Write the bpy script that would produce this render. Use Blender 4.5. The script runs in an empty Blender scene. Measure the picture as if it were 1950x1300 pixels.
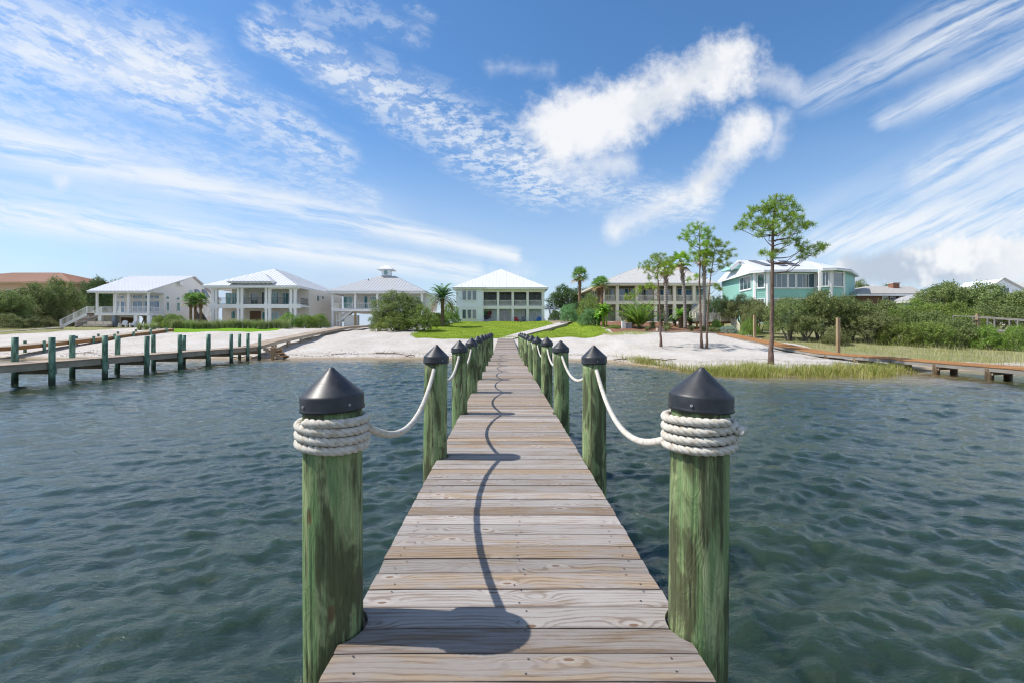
import bpy, math, random
import numpy as np

# ------------------------------------------------------------------ scene, camera, light
scene = bpy.context.scene
col = scene.collection
R = math.radians
random.seed(7)

CAM_H = 2.14            # eye height above the water (metres)
FPX, VPX, VPY = 867.0, 962.0, 627.0   # focal length and vanishing point measured on the 1950 px wide photograph
DECK = 0.89             # deck height above the water

cam_d = bpy.data.cameras.new('camera')
cam = bpy.data.objects.new('camera', cam_d)
col.objects.link(cam)
cam.location = (0, 0, CAM_H)
cam.rotation_euler = (R(90), 0, 0)
cam_d.sensor_width = 36.0
cam_d.lens = FPX * 36.0 / 1950.0
cam_d.shift_x = (975 - VPX) / 1950.0
cam_d.shift_y = -(650 - VPY) / 1950.0
cam_d.clip_start = 0.05
cam_d.clip_end = 6000
scene.camera = cam

SUN_EL, SUN_AZ = R(54), R(3)      # the sun stands to the left, a touch beyond the dock
sun_dir = (-math.cos(SUN_EL) * math.cos(SUN_AZ), math.cos(SUN_EL) * math.sin(SUN_AZ), math.sin(SUN_EL))
sun_d = bpy.data.lights.new('sun', 'SUN')
sun_d.energy = 4.0
sun_d.angle = R(0.53)
sun_d.color = (1.0, 0.94, 0.86)
sun = bpy.data.objects.new('sun', sun_d)
col.objects.link(sun)
from mathutils import Vector
sun.rotation_euler = Vector(sun_dir).to_track_quat('Z', 'Y').to_euler()
sun.location = (-60, 0, 90)

scene.view_settings.view_transform = 'Standard'
scene.view_settings.look = 'None'
scene.view_settings.gamma = 1.0
scene.view_settings.use_curve_mapping = False
scene.view_settings.exposure = 0.45
scene.render.engine = 'CYCLES'
scene.cycles.use_denoising = True
scene.cycles.use_adaptive_sampling = True
scene.cycles.adaptive_threshold = 0.02
scene.cycles.adaptive_min_samples = 8
scene.cycles.filter_width = 1.15
scene.cycles.max_bounces = 6
scene.cycles.diffuse_bounces = 3
scene.cycles.glossy_bounces = 3
scene.cycles.transmission_bounces = 3
scene.cycles.transparent_max_bounces = 6
scene.cycles.sample_clamp_indirect = 6.0
scene.cycles.sample_clamp_direct = 2.2
scene.cycles.caustics_reflective = False
scene.cycles.caustics_refractive = False


# ------------------------------------------------------------------ node helpers
class T:
    """a node tree with small helpers; values are sockets or floats"""
    def __init__(self, tree):
        self.t = tree

    def put(self, node, key, val):
        s = node.inputs[key]
        if isinstance(val, E):
            val = val.s
        if isinstance(val, bpy.types.NodeSocket):
            self.t.links.new(val, s)
        else:
            s.default_value = val

    def node(self, kind, ins=None, **props):
        n = self.t.nodes.new(kind)
        for k, v in props.items():
            setattr(n, k, v)
        for k, v in (ins or {}).items():
            self.put(n, k, v)
        return n

    def m(self, op, a, b=0.0, c=None, clamp=False):
        n = self.node('ShaderNodeMath', {0: a, 1: b}, operation=op, use_clamp=clamp)
        if c is not None:
            self.put(n, 2, c)
        return E(self, n.outputs[0])

    def xyz(self, x, y, z=0.0):
        return self.node('ShaderNodeCombineXYZ', {0: x, 1: y, 2: z}).outputs[0]

    def sep(self, v):
        n = self.node('ShaderNodeSeparateXYZ', {0: v})
        return [E(self, n.outputs[i]) for i in range(3)]

    def noise(self, vec, scale=1.0, detail=4.0, rough=0.55, dist=0.0, dim='3D', w=None):
        n = self.node('ShaderNodeTexNoise', {'Vector': vec, 'Scale': scale, 'Detail': detail, 'Roughness': rough, 'Distortion': dist}, noise_dimensions=dim)
        if w is not None:
            self.put(n, 'W', w)
        return E(self, n.outputs[0])

    def smooth(self, x, e0, e1, o0=0.0, o1=1.0):
        n = self.node('ShaderNodeMapRange', {'Value': x, 'From Min': e0, 'From Max': e1, 'To Min': o0, 'To Max': o1}, interpolation_type='SMOOTHSTEP')
        return E(self, n.outputs[0])

    def lin(self, x, e0, e1, o0=0.0, o1=1.0):
        n = self.node('ShaderNodeMapRange', {'Value': x, 'From Min': e0, 'From Max': e1, 'To Min': o0, 'To Max': o1})
        return E(self, n.outputs[0])

    def mix(self, f, a, b):
        n = self.node('ShaderNodeMix', data_type='RGBA')
        for sock, val in ((n.inputs[0], f), (n.inputs[6], a), (n.inputs[7], b)):
            if isinstance(val, E):
                val = val.s
            if isinstance(val, bpy.types.NodeSocket):
                self.t.links.new(val, sock)
            else:
                if sock.type == 'RGBA' and len(val) == 3:
                    val = (*val, 1)
                sock.default_value = val
        return n.outputs[2]

    def ramp(self, f, stops):
        n = self.node('ShaderNodeValToRGB', {0: f})
        els = n.color_ramp.elements
        while len(els) < len(stops):
            els.new(0.5)
        for e, (p, c) in zip(els, stops):
            e.position = p
            e.color = (*c, 1) if len(c) == 3 else c
        return n.outputs[0]

    def bump(self, h, strength=0.5, dist=0.01, normal=None):
        n = self.node('ShaderNodeBump', {'Height': h, 'Strength': strength, 'Distance': dist})
        if normal is not None:
            self.put(n, 'Normal', normal)
        return n.outputs[0]


class E:
    def __init__(self, t, s):
        self.t, self.s = t, s
    def __add__(self, o): return self.t.m('ADD', self, o)
    __radd__ = __add__
    def __sub__(self, o): return self.t.m('SUBTRACT', self, o)
    def __rsub__(self, o): return self.t.m('SUBTRACT', o, self)
    def __mul__(self, o): return self.t.m('MULTIPLY', self, o)
    __rmul__ = __mul__
    def __truediv__(self, o): return self.t.m('DIVIDE', self, o)
    def __rtruediv__(self, o): return self.t.m('DIVIDE', o, self)
    def max(self, o): return self.t.m('MAXIMUM', self, o)
    def min(self, o): return self.t.m('MINIMUM', self, o)
    def abs(self): return self.t.m('ABSOLUTE', self)
    def sqrt(self): return self.t.m('SQRT', self)
    def sin(self): return self.t.m('SINE', self)
    def pow(self, p): return self.t.m('POWER', self, p)
    def clamp(self): return self.t.m('ADD', self, 0.0, clamp=True)


# ------------------------------------------------------------------ sky: physical daylight with procedural clouds
world = bpy.data.worlds.new('World')
world.use_nodes = True
wt = world.node_tree
wt.nodes.clear()
W = T(wt)
sky = W.node('ShaderNodeTexSky', sky_type='NISHITA', sun_disc=False)
sky.sun_elevation = SUN_EL
sky.sun_rotation = math.atan2(sun_dir[0], sun_dir[1])
sky.altitude = 0
sky.air_density = 1.0
sky.dust_density = 0.3
sky.ozone_density = 3.0
SKY_STRENGTH = 0.125

dx, dy, dz = W.sep(W.node('ShaderNodeTexCoord').outputs['Generated'])
zc = dz.max(0.0) + 0.07
u, v = dx / zc, dy / zc                      # the clouds' own plane overhead
front = W.smooth(dy, 0.02, 0.12)
gx = dx / dy.max(0.03)                        # tangent of the bearing and of the height, ahead of the dock
gz_ = dz / dy.max(0.03)

n_mid = W.noise(W.xyz(gx + 1.3, gz_ + 0.4), 5.0, 4, 0.62, dim='2D')
n_puff = W.noise(W.xyz(gx + 4.7, gz_ + 2.1), 19.0, 5, 0.68, dim='2D')
n_mott = W.noise(W.xyz(u + 9.1, v + n_mid * 0.15), 12.0, 4, 0.68, dim='2D')
wig = n_mid - 0.5
wig2 = n_puff - 0.5


def pxg(p):
    return (p[0] - VPX) / FPX, (VPY - p[1]) / FPX


gvec = W.xyz(gx, gz_, 0.0)


def vm(op, a, b, out=0):
    n = W.node('ShaderNodeVectorMath', {0: a}, operation=op)
    if op == 'SCALE':
        W.put(n, 'Scale', b)
    else:
        W.put(n, 1, b)
    return n.outputs[out]


def seg(p0, p1):
    """distance to a segment between two bearings, and the position along it"""
    (ax, az), (bx_, bz) = pxg(p0), pxg(p1)
    ex, ez = bx_ - ax, bz - az
    L2 = ex * ex + ez * ez
    rel = vm('SUBTRACT', gvec, (ax, az, 0))
    h = E(W, vm('DOT_PRODUCT', rel, (ex / L2, ez / L2, 0), 1)).clamp()
    e = W.xyz(h * ex, h * ez, 0.0)
    return E(W, vm('DISTANCE', rel, e, 1)), h


# fibrous high cloud: noise drawn out along three trends of the wind
def fibre_field(p0, p1, seed, fine):
    (ax, az), (bx_, bz) = pxg(p0), pxg(p1)
    L = math.hypot(bx_ - ax, bz - az)
    cx, cz = (bx_ - ax) / L, (bz - az) / L
    al = gx * cx + gz_ * cz
    ac = gz_ * cx - gx * cz
    return W.noise(W.xyz(al * 1.2 + wig * 0.15 + seed, ac * fine * 1.25 + wig * 0.28), 1.9, 5, 0.66, dim='2D')


fields = [fibre_field((0, 20), (600, 270), 1.0, 9.0), fibre_field((0, 325), (950, 500), 5.0, 12.0), fibre_field((1560, 185), (2010, -40), 12.0, 12.0)]
ftex = [W.smooth(f, 0.26, 0.74) for f in fields]
fwob = [(f - 0.5) * 0.10 + wig * 0.05 for f in fields]
mtex = W.smooth(n_mott, 0.40, 0.62)


def band(p0, p1, w0, w1, amount, fibre=1.0, mott=0.0, field=0):
    d, h = seg(p0, p1)
    d = d + fwob[field] * fibre
    w = h * ((w1 - w0) / FPX) + w0 / FPX
    m = W.smooth(d / w, 1.15, 0.1, 0.0, amount)
    tex = ftex[field]
    if mott:
        tex = tex * (1 - mott) + mtex * mott
    return m * tex


cir = None
for b in [
    ((-60, 40), (330, 150), 165, 125, 1.05, 1.0, 0.4, 0),
    ((300, 130), (640, 290), 110, 55, 0.85, 1.0, 0.5, 0),
    ((-40, 70), (210, 170), 16, 16, 0.7, 0.35, 0.0, 0),
    ((500, 60), (1010, 320), 50, 90, 0.95, 1.1, 0.65, 0),
    ((-40, 215), (700, 380), 85, 30, 0.6, 1.0, 0.35, 0),
    ((-60, 255), (980, 488), 52, 22, 1.3, 0.45, 0.0, 1),
    ((-60, 395), (900, 520), 50, 28, 1.3, 0.4, 0.0, 1),
    ((1540, 190), (2010, -40), 45, 105, 0.95, 0.8, 0.0, 2),
    ((1680, 230), (2010, 85), 32, 60, 0.95, 0.7, 0.0, 2),
    ((1760, 340), (2010, 235), 50, 95, 0.95, 0.9, 0.1, 2),
    ((1560, 465), (2010, 390), 32, 105, 1.3, 0.6, 0.0, 2),
    ((1050, 345), (1330, 395), 58, 48, 0.8, 1.0, 0.5, 0),
    ((-60, 330), (700, 460), 170, 120, 0.42, 0.6, 0.0, 1),
    ((1500, 470), (2010, 330), 90, 200, 0.45, 0.7, 0.0, 2),
    ((600, 10), (800, 60), 60, 40, 0.35, 1.2, 0.8, 0),
]:
    k = band(*b)
    cir = k if cir is None else cir + k * (1 - cir)
cir = cir.clamp()
# thin cloud carries on out of view, made denser to lighten shaded house fronts
across = (u * u + 0.2).sqrt() + 0.55 * v
along = v - 0.55 * u.abs()
f_all = W.noise(W.xyz(across * 1.1 + W.smooth(u, -0.3, 0.3) * 3.0, along * 0.16), 1.3, 4, 0.6, dim='2D')
veil = W.smooth(f_all, 0.36, 0.70) * 0.8
cir_all = (cir * front).max(veil * W.lin(front, 0.0, 1.0, 1.0, 0.0))


# heaped cloud: puffy outlines, soft undersides
ragged = wig * 1.8 + wig2 * 1.35


def puff(p0, p1, r0, r1, rag=1.0, soft=0.55, amount=1.0):
    d, h = seg(p0, p1)
    r = h * ((r1 - r0) / FPX) + r0 / FPX
    return W.smooth(1.0 - d / r + ragged * rag, 0.0, soft, 0.0, amount)


cum = None
for c in [
    ((1055, 258), (1225, 200), 84, 86, 0.66, 0.8, 1.0),
    ((1225, 200), (1385, 118), 86, 84, 0.66, 0.8, 1.0),
    ((1035, 320), (1190, 310), 54, 40, 1.0, 1.6, 0.7),
    ((1450, 150), (1510, 165), 40, 34, 1.1, 1.8, 0.55),
    ((1175, 438), (1330, 360), 36, 48, 0.7, 1.4, 0.85),
    ((1330, 360), (1430, 245), 52, 58, 0.66, 1.0, 1.0),
    ((1470, 290), (1485, 225), 26, 26, 1.0, 1.8, 0.6),
    ((116, 350), (122, 348), 30, 26, 0.7, 1.3, 0.7),
    ((930, 128), (1050, 132), 24, 20, 1.5, 2.6, 0.5),
    ((1620, 515), (2010, 495), 44, 80, 0.8, 0.6, 1.0),
    ((880, 540), (1000, 520), 40, 40, 1.0, 1.6, 0.6),
]:
    k = puff(*c)
    cum = k if cum is None else cum.max(k)
n_far = W.noise(W.xyz(u * 0.5 + 3.0, v * 0.5), 1.4, 4, 0.6, dim='2D')
cum_all = (cum * front).max(W.smooth(n_far, 0.52, 0.70) * W.lin(front, 0.0, 1.0, 0.8, 0.0))

low = W.smooth(dz, 0.42, 0.02)                       # the far cloud thickens toward the horizon
haze_band = low * W.lin(W.noise(W.xyz(gx, gz_ * 3.0 + 2.0), 1.6, 2, 0.5, dim='2D'), 0.3, 0.7, 0.6, 1.0)

# colours in sky units (scaled by SKY_STRENGTH below)
S = 1.0 / SKY_STRENGTH
blue = W.node('ShaderNodeHueSaturation', {'Saturation': 1.20, 'Value': 1.0, 'Color': sky.outputs[0]}).outputs[0]
# grey bellies in the low heaps at the right
belly = W.smooth(gz_ + wig * 0.20, 0.235, 0.15) * W.smooth(gx, 0.62, 0.80) * W.smooth(n_mid, 0.66, 0.46) * W.smooth(gx, 1.14, 0.94, 0.25, 1.0)
belly2 = W.smooth(n_mid, 0.56, 0.36) * 0.4
ccol = W.mix((belly * 1.0).max(belly2 * cum), (0.705 * S, 0.71 * S, 0.72 * S), (0.38 * S, 0.44 * S, 0.53 * S))
c0 = W.mix(haze_band * 0.95, blue, (0.39 * S, 0.485 * S, 0.625 * S))
c1 = W.mix(cir_all * 0.88, c0, (0.655 * S, 0.685 * S, 0.72 * S))
c2 = W.mix(cum_all * 0.93, c1, ccol)
bg = W.node('ShaderNodeBackground', {'Color': c2, 'Strength': SKY_STRENGTH})
wt.links.new(bg.outputs[0], W.node('ShaderNodeOutputWorld').inputs[0])
scene.world = world
world.cycles.sampling_method = 'NONE'


# ------------------------------------------------------------------ mesh helpers
def tag(o, label=None, cat=None, group=None, kind=None):
    if label: o['label'] = label
    if cat: o['category'] = cat
    if group: o['group'] = group
    if kind: o['kind'] = kind
    return o


def link(name, mesh, parent=None, loc=None):
    o = bpy.data.objects.new(name, mesh)
    col.objects.link(o)
    if parent is not None:
        o.parent = parent
    if loc is not None:
        o.location = loc
    return o


def empty(name, loc=(0, 0, 0), rz=0.0):
    o = bpy.data.objects.new(name, None)
    o.empty_display_size = 0.3
    col.objects.link(o)
    o.location = loc
    o.rotation_euler = (0, 0, rz)
    return o


def fast_mesh(name, V, F, mat=None, smooth=False):
    """V (n,3) array, F (m,k) array of equal-sided faces"""
    V = np.ascontiguousarray(V, dtype=np.float32)
    F = np.ascontiguousarray(F, dtype=np.int32)
    me = bpy.data.meshes.new(name)
    m, k = F.shape
    me.vertices.add(len(V))
    me.vertices.foreach_set('co', V.ravel())
    me.loops.add(m * k)
    me.loops.foreach_set('vertex_index', F.ravel())
    me.polygons.add(m)
    me.polygons.foreach_set('loop_start', np.arange(0, m * k, k, dtype=np.int32))
    me.polygons.foreach_set('use_smooth', np.full(m, smooth, dtype=bool))
    me.update(calc_edges=True)
    me.validate()
    if mat:
        me.materials.append(mat)
    return me


class MB:
    """collects boxes, prisms and tubes into one mesh"""
    def __init__(self):
        self.v, self.f = [], []

    def hexa(self, p):
        """eight corners: bottom ring then top ring, counter-clockwise seen from above"""
        b = len(self.v)
        self.v += [tuple(q) for q in p]
        for q in ((3, 2, 1, 0), (4, 5, 6, 7), (0, 1, 5, 4), (1, 2, 6, 5), (2, 3, 7, 6), (3, 0, 4, 7)):
            self.f.append(tuple(b + i for i in q))
        return self

    def box(self, x0, x1, y0, y1, z0, z1):
        return self.hexa([(x0, y0, z0), (x1, y0, z0), (x1, y1, z0), (x0, y1, z0), (x0, y0, z1), (x1, y0, z1), (x1, y1, z1), (x0, y1, z1)])

    def bar(self, a, b, w, h, up=(0, 0, 1)):
        """rectangular bar from a to b, w across, h along up"""
        a, b, up = Vector(a), Vector(b), Vector(up)
        d = (b - a).normalized()
        s = d.cross(up)
        if s.length < 1e-5:
            s = d.cross(Vector((1, 0, 0)))
        s.normalize()
        t = s.cross(d).normalized()
        s, t = s * (w / 2), t * (h / 2)
        return self.hexa([a - s - t, a + s - t, b + s - t, b - s - t, a - s + t, a + s + t, b + s + t, b - s + t])

    def poly(self, pts):
        b = len(self.v)
        self.v += [tuple(p) for p in pts]
        self.f.append(tuple(range(b, b + len(pts))))
        return self

    def slab(self, pts, z0, z1):
        """vertical prism on a counter-clockwise outline of (x, y)"""
        b, n = len(self.v), len(pts)
        self.v += [(x, y, z0) for x, y in pts] + [(x, y, z1) for x, y in pts]
        self.f.append(tuple(b + i for i in reversed(range(n))))
        self.f.append(tuple(b + n + i for i in range(n)))
        for i in range(n):
            j = (i + 1) % n
            self.f.append((b + i, b + j, b + n + j, b + n + i))
        return self

    def solid(self, pts, off):
        """prism: polygon pts swept by vector off"""
        b, n = len(self.v), len(pts)
        self.v += [tuple(p) for p in pts] + [tuple(Vector(p) + Vector(off)) for p in pts]
        self.f.append(tuple(b + i for i in reversed(range(n))))
        self.f.append(tuple(b + n + i for i in range(n)))
        for i in range(n):
            j = (i + 1) % n
            self.f.append((b + i, b + j, b + n + j, b + n + i))
        return self

    def tube(self, path, radii, n=8, cap=True):
        if not hasattr(radii, '__len__'):
            radii = [radii] * len(path)
        P = [Vector(p) for p in path]
        b = len(self.v)
        ref = None
        for i, p in enumerate(P):
            d = (P[min(i + 1, len(P) - 1)] - P[max(i - 1, 0)]).normalized()
            if ref is None:
                ref = d.cross(Vector((0.13, 0.97, 0.2)))
                if ref.length < 1e-3:
                    ref = d.cross(Vector((1, 0, 0)))
            ref = (ref - d * ref.dot(d)).normalized()
            e2 = d.cross(ref)
            for k in range(n):
                a = 2 * math.pi * k / n
                self.v.append(tuple(p + (ref * math.cos(a) + e2 * math.sin(a)) * radii[i]))
        for i in range(len(P) - 1):
            for k in range(n):
                l = (k + 1) % n
                self.f.append((b + i * n + k, b + i * n + l, b + (i + 1) * n + l, b + (i + 1) * n + k))
        if cap:
            self.f.append(tuple(b + k for k in reversed(range(n))))
            self.f.append(tuple(b + (len(P) - 1) * n + k for k in range(n)))
        return self

    def lathe(self, prof, n=48, centre=(0, 0)):
        """profile of (r, z) turned about the vertical"""
        b = len(self.v)
        for r, z in prof:
            for k in range(n):
                a = 2 * math.pi * k / n
                self.v.append((centre[0] + r * math.cos(a), centre[1] + r * math.sin(a), z))
        for i in range(len(prof) - 1):
            for k in range(n):
                l = (k + 1) % n
                self.f.append((b + i * n + k, b + i * n + l, b + (i + 1) * n + l, b + (i + 1) * n + k))
        return self

    def build(self, name, mat, parent=None, smooth=False, loc=None):
        me = bpy.data.meshes.new(name)
        me.from_pydata(self.v, [], self.f)
        if smooth:
            me.polygons.foreach_set('use_smooth', [True] * len(me.polygons))
        me.materials.append(mat)
        me.update()
        return link(name, me, parent, loc)


def copy_tree(o, parent=None):
    c = o.copy()
    col.objects.link(c)
    if parent is not None:
        c.parent = parent
    for ch in list(o.children):
        copy_tree(ch, c)
    return c


def X(px, D): return (px - VPX) / FPX * D
def Z(py, D): return CAM_H + (VPY - py) / FPX * D


# ------------------------------------------------------------------ materials
M = {}


def mat(name):
    m = bpy.data.materials.new(name)
    m.use_nodes = True
    t = T(m.node_tree)
    p = m.node_tree.nodes['Principled BSDF']
    M[name] = m
    return m, t, p


def paint(name, c, rough=0.55, var=0.06, bump=0.15, scale=3.0, metal=0.0, spec=0.5):
    m, t, p = mat(name)
    co = t.node('ShaderNodeTexCoord').outputs['Object']
    n = t.noise(co, scale, 5, 0.6)
    streak = t.noise(t.node('ShaderNodeMapping', {'Vector': co, 'Scale': (6, 6, 0.5)}).outputs[0], 2.0, 4, 0.6)
    k = (n - 0.5) * (2.2 * var) + (streak - 0.5) * (1.6 * var) + 1.0
    hsv = t.node('ShaderNodeHueSaturation', {'Color': (*c, 1), 'Value': k})
    t.put(p, 'Base Color', hsv.outputs[0])
    p.inputs['Roughness'].default_value = rough
    p.inputs['Metallic'].default_value = metal
    p.inputs['Specular IOR Level'].default_value = spec
    if bump:
        t.put(p, 'Normal', t.bump(t.noise(co, 40.0, 3, 0.6), bump, 0.004))
    return m


paint('white_paint', (0.84, 0.84, 0.83))
paint('white_siding', (0.80, 0.86, 0.93), 0.6)
paint('cream_paint', (0.74, 0.69, 0.55))
paint('beige_siding', (0.74, 0.69, 0.61), 0.6)
paint('warm_siding', (0.78, 0.76, 0.72), 0.6)
paint('olive_siding', (0.23, 0.245, 0.16), 0.6)
paint('teal_siding', (0.29, 0.57, 0.50), 0.6)
paint('tan_stucco', (0.52, 0.38, 0.24), 0.75)
paint('white_metal_roof', (0.68, 0.69, 0.71), 0.36, 0.04, 0.0, spec=0.5)
paint('grey_metal_roof', (0.46, 0.46, 0.46), 0.38, 0.04, 0.0)
paint('cream_metal_roof', (0.50, 0.49, 0.46), 0.4, 0.04, 0.0)
paint('terracotta_roof', (0.46, 0.27, 0.19), 0.8, 0.15)
paint('shingle_roof', (0.36, 0.35, 0.33), 0.85, 0.15)
paint('brick_red', (0.27, 0.13, 0.085), 0.85, 0.2)
paint('concrete', (0.55, 0.53, 0.49), 0.85, 0.1, 0.4)
paint('skylight_panel', (0.10, 0.095, 0.085), 0.25, 0.1, 0.0)
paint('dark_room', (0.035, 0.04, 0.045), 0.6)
paint('dark_metal', (0.05, 0.05, 0.055), 0.4)
paint('porch_wood', (0.16, 0.09, 0.055), 0.7, 0.2)
paint('blue_plastic', (0.02, 0.20, 0.62), 0.4)
paint('red_plastic', (0.55, 0.03, 0.04), 0.4)
paint('green_plastic', (0.04, 0.48, 0.06), 0.4)
paint('pink_plastic', (0.55, 0.05, 0.14), 0.4)
paint('grey_plastic', (0.3, 0.3, 0.32), 0.5)
paint('purple_plastic', (0.16, 0.08, 0.22), 0.4)
paint('terracotta_pot', (0.40, 0.16, 0.09), 0.8)
paint('cushion', (0.55, 0.50, 0.42), 0.9)
paint('awning_grey', (0.24, 0.29, 0.34), 0.6)

m, t, p = mat('window_glass')
p.inputs['Base Color'].default_value = (0.055, 0.105, 0.13, 1)
p.inputs['Roughness'].default_value = 0.05
p.inputs['IOR'].default_value = 2.1
p.inputs['Specular IOR Level'].default_value = 0.5
co = t.node('ShaderNodeTexCoord').outputs['Object']
t.put(p, 'Normal', t.bump(t.noise(co, 1.3, 2, 0.5), 0.05, 0.05))
m, t, p = mat('teal_glass')
p.inputs['Base Color'].default_value = (0.05, 0.23, 0.24, 1)
p.inputs['Roughness'].default_value = 0.05
p.inputs['IOR'].default_value = 2.1
p.inputs['Specular IOR Level'].default_value = 0.5
m, t, p = mat('blue_glass')
p.inputs['Base Color'].default_value = (0.05, 0.16, 0.30, 1)
p.inputs['Roughness'].default_value = 0.05
p.inputs['IOR'].default_value = 2.1
p.inputs['Specular IOR Level'].default_value = 0.5
# insect screen of the upper porch: a dark mesh one sees half through
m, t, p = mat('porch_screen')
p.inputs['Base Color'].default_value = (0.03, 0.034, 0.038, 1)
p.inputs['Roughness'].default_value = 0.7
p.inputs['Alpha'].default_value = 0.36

# --- weathered deck boards: growth rings bent round knots, grey wear, worn tan spots
m, t, p = mat('weathered_plank')
oi = t.node('ShaderNodeObjectInfo')
rnd = E(t, oi.outputs['Random'])
ox, oy, oz = t.sep(t.node('ShaderNodeTexCoord').outputs['Object'])
x_ = ox + rnd * 61.0
y_ = oy + rnd * 23.0
low = t.noise(t.xyz(x_ * 1.4, y_ * 3.0, rnd * 9.0), 1.0, 2, 0.5)
vor = t.node('ShaderNodeTexVoronoi', {'Vector': t.xyz(x_ * 1.15, y_ * 3.0), 'Scale': 1.9, 'Randomness': 1.0}, voronoi_dimensions='2D')
kd = E(t, vor.outputs['Distance'])
pull = t.smooth(kd, 0.42, 0.0)
phase = y_ * 250.0 + low * 30.0 + pull * pull * 15.0
ring = t.m('SINE', phase + t.noise(t.xyz(x_ * 7.0, y_ * 60.0, 1.0), 1.0, 3, 0.6) * 4.0) * 0.5 + 0.5
fine = t.noise(t.xyz(x_ * 5.0, y_ * 330.0, rnd), 1.0, 4, 0.7)
wear = t.noise(t.xyz(x_ * 2.6, y_ * 16.0, 4.0), 1.0, 4, 0.6)
tone = t.m('FRACT', rnd * 7.31)
grey = t.mix(tone, (0.355, 0.33, 0.31), (0.225, 0.195, 0.172))
tan = t.mix(t.m('FRACT', rnd * 13.7), (0.335, 0.258, 0.175), (0.215, 0.152, 0.10))
base = t.mix(t.smooth(wear + (tone - 0.5) * 0.28, 0.44, 0.66), grey, tan)
dark = t.mix((t.smooth(ring, 0.45, 1.0) * t.smooth(wear, 0.30, 0.62) * 0.62).clamp(), base, (0.145, 0.095, 0.062))
silver = t.mix(t.smooth(fine, 0.50, 0.78) * 0.6, dark, (0.49, 0.47, 0.455))
crack = t.smooth(fine, 0.38, 0.24) * t.smooth(wear, 0.38, 0.56)
c3 = t.mix(crack * 0.75, silver, (0.09, 0.065, 0.05))
knot_on = t.smooth(E(t, t.node('ShaderNodeSeparateColor', {0: vor.outputs['Color']}).outputs[0]), 0.52, 0.54)
halo = t.smooth(kd, 0.16, 0.07) * knot_on
c4 = t.mix(halo * 0.4, c3, (0.45, 0.41, 0.375))
kn = t.smooth(kd, 0.056, 0.036) * knot_on
c5 = t.mix(kn * 0.85, c4, (0.15, 0.082, 0.045))
edge = t.smooth(oy.abs(), 0.060, 0.0705)
c6 = t.mix(edge * 0.55, c5, (0.17, 0.13, 0.105))
val = t.m('FRACT', rnd * 29.3) * 0.50 + 0.72
hsv = t.node('ShaderNodeHueSaturation', {'Color': c6, 'Value': val, 'Saturation': 1.0})
t.put(p, 'Base Color', hsv.outputs[0])
p.inputs['Roughness'].default_value = 0.78
p.inputs['Specular IOR Level'].default_value = 0.25
hgt = fine * 0.5 + ring * 0.35 - kn * 0.6 - crack * 0.9
t.put(p, 'Normal', t.bump(hgt, 0.75, 0.0028))

# --- plain weathered timber for stringers, old docks and boardwalks
def timber(name, c1, c2, axis=0, sc=1.0):
    m, t, p = mat(name)
    oi = t.node('ShaderNodeObjectInfo')
    rnd = E(t, oi.outputs['Random'])
    o = list(t.sep(t.node('ShaderNodeTexCoord').outputs['Object']))
    k = [o[i] * (sc * (2.0 if i == axis else 26.0)) + rnd * (7.0 + i) for i in range(3)]
    g = t.noise(t.xyz(*k), 1.0, 5, 0.65)
    w = t.noise(t.xyz(o[0] * 1.3 + rnd * 5.0, o[1] * 1.3, o[2] * 1.3), 1.0, 3, 0.6)
    c = t.mix(t.smooth(g * 0.6 + w * 0.4, 0.3, 0.7), c1, c2)
    v = rnd * 0.3 + 0.85
    t.put(p, 'Base Color', t.node('ShaderNodeHueSaturation', {'Color': c, 'Value': v}).outputs[0])
    p.inputs['Roughness'].default_value = 0.82
    p.inputs['Specular IOR Level'].default_value = 0.25
    t.put(p, 'Normal', t.bump(g, 0.6, 0.006))
    return m


timber('dock_timber', (0.31, 0.25, 0.19), (0.52, 0.44, 0.35), 1)
timber('walk_timber', (0.27, 0.21, 0.155), (0.43, 0.35, 0.27), 0)
timber('orange_timber', (0.27, 0.125, 0.045), (0.40, 0.21, 0.085), 0)
timber('pale_walk', (0.44, 0.40, 0.37), (0.56, 0.53, 0.50), 0)
timber('old_grey_timber', (0.20, 0.19, 0.17), (0.34, 0.32, 0.29), 1)
timber('post_timber', (0.28, 0.20, 0.11), (0.42, 0.33, 0.21), 2)
timber('driftwood', (0.17, 0.12, 0.09), (0.30, 0.24, 0.19), 0)

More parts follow.
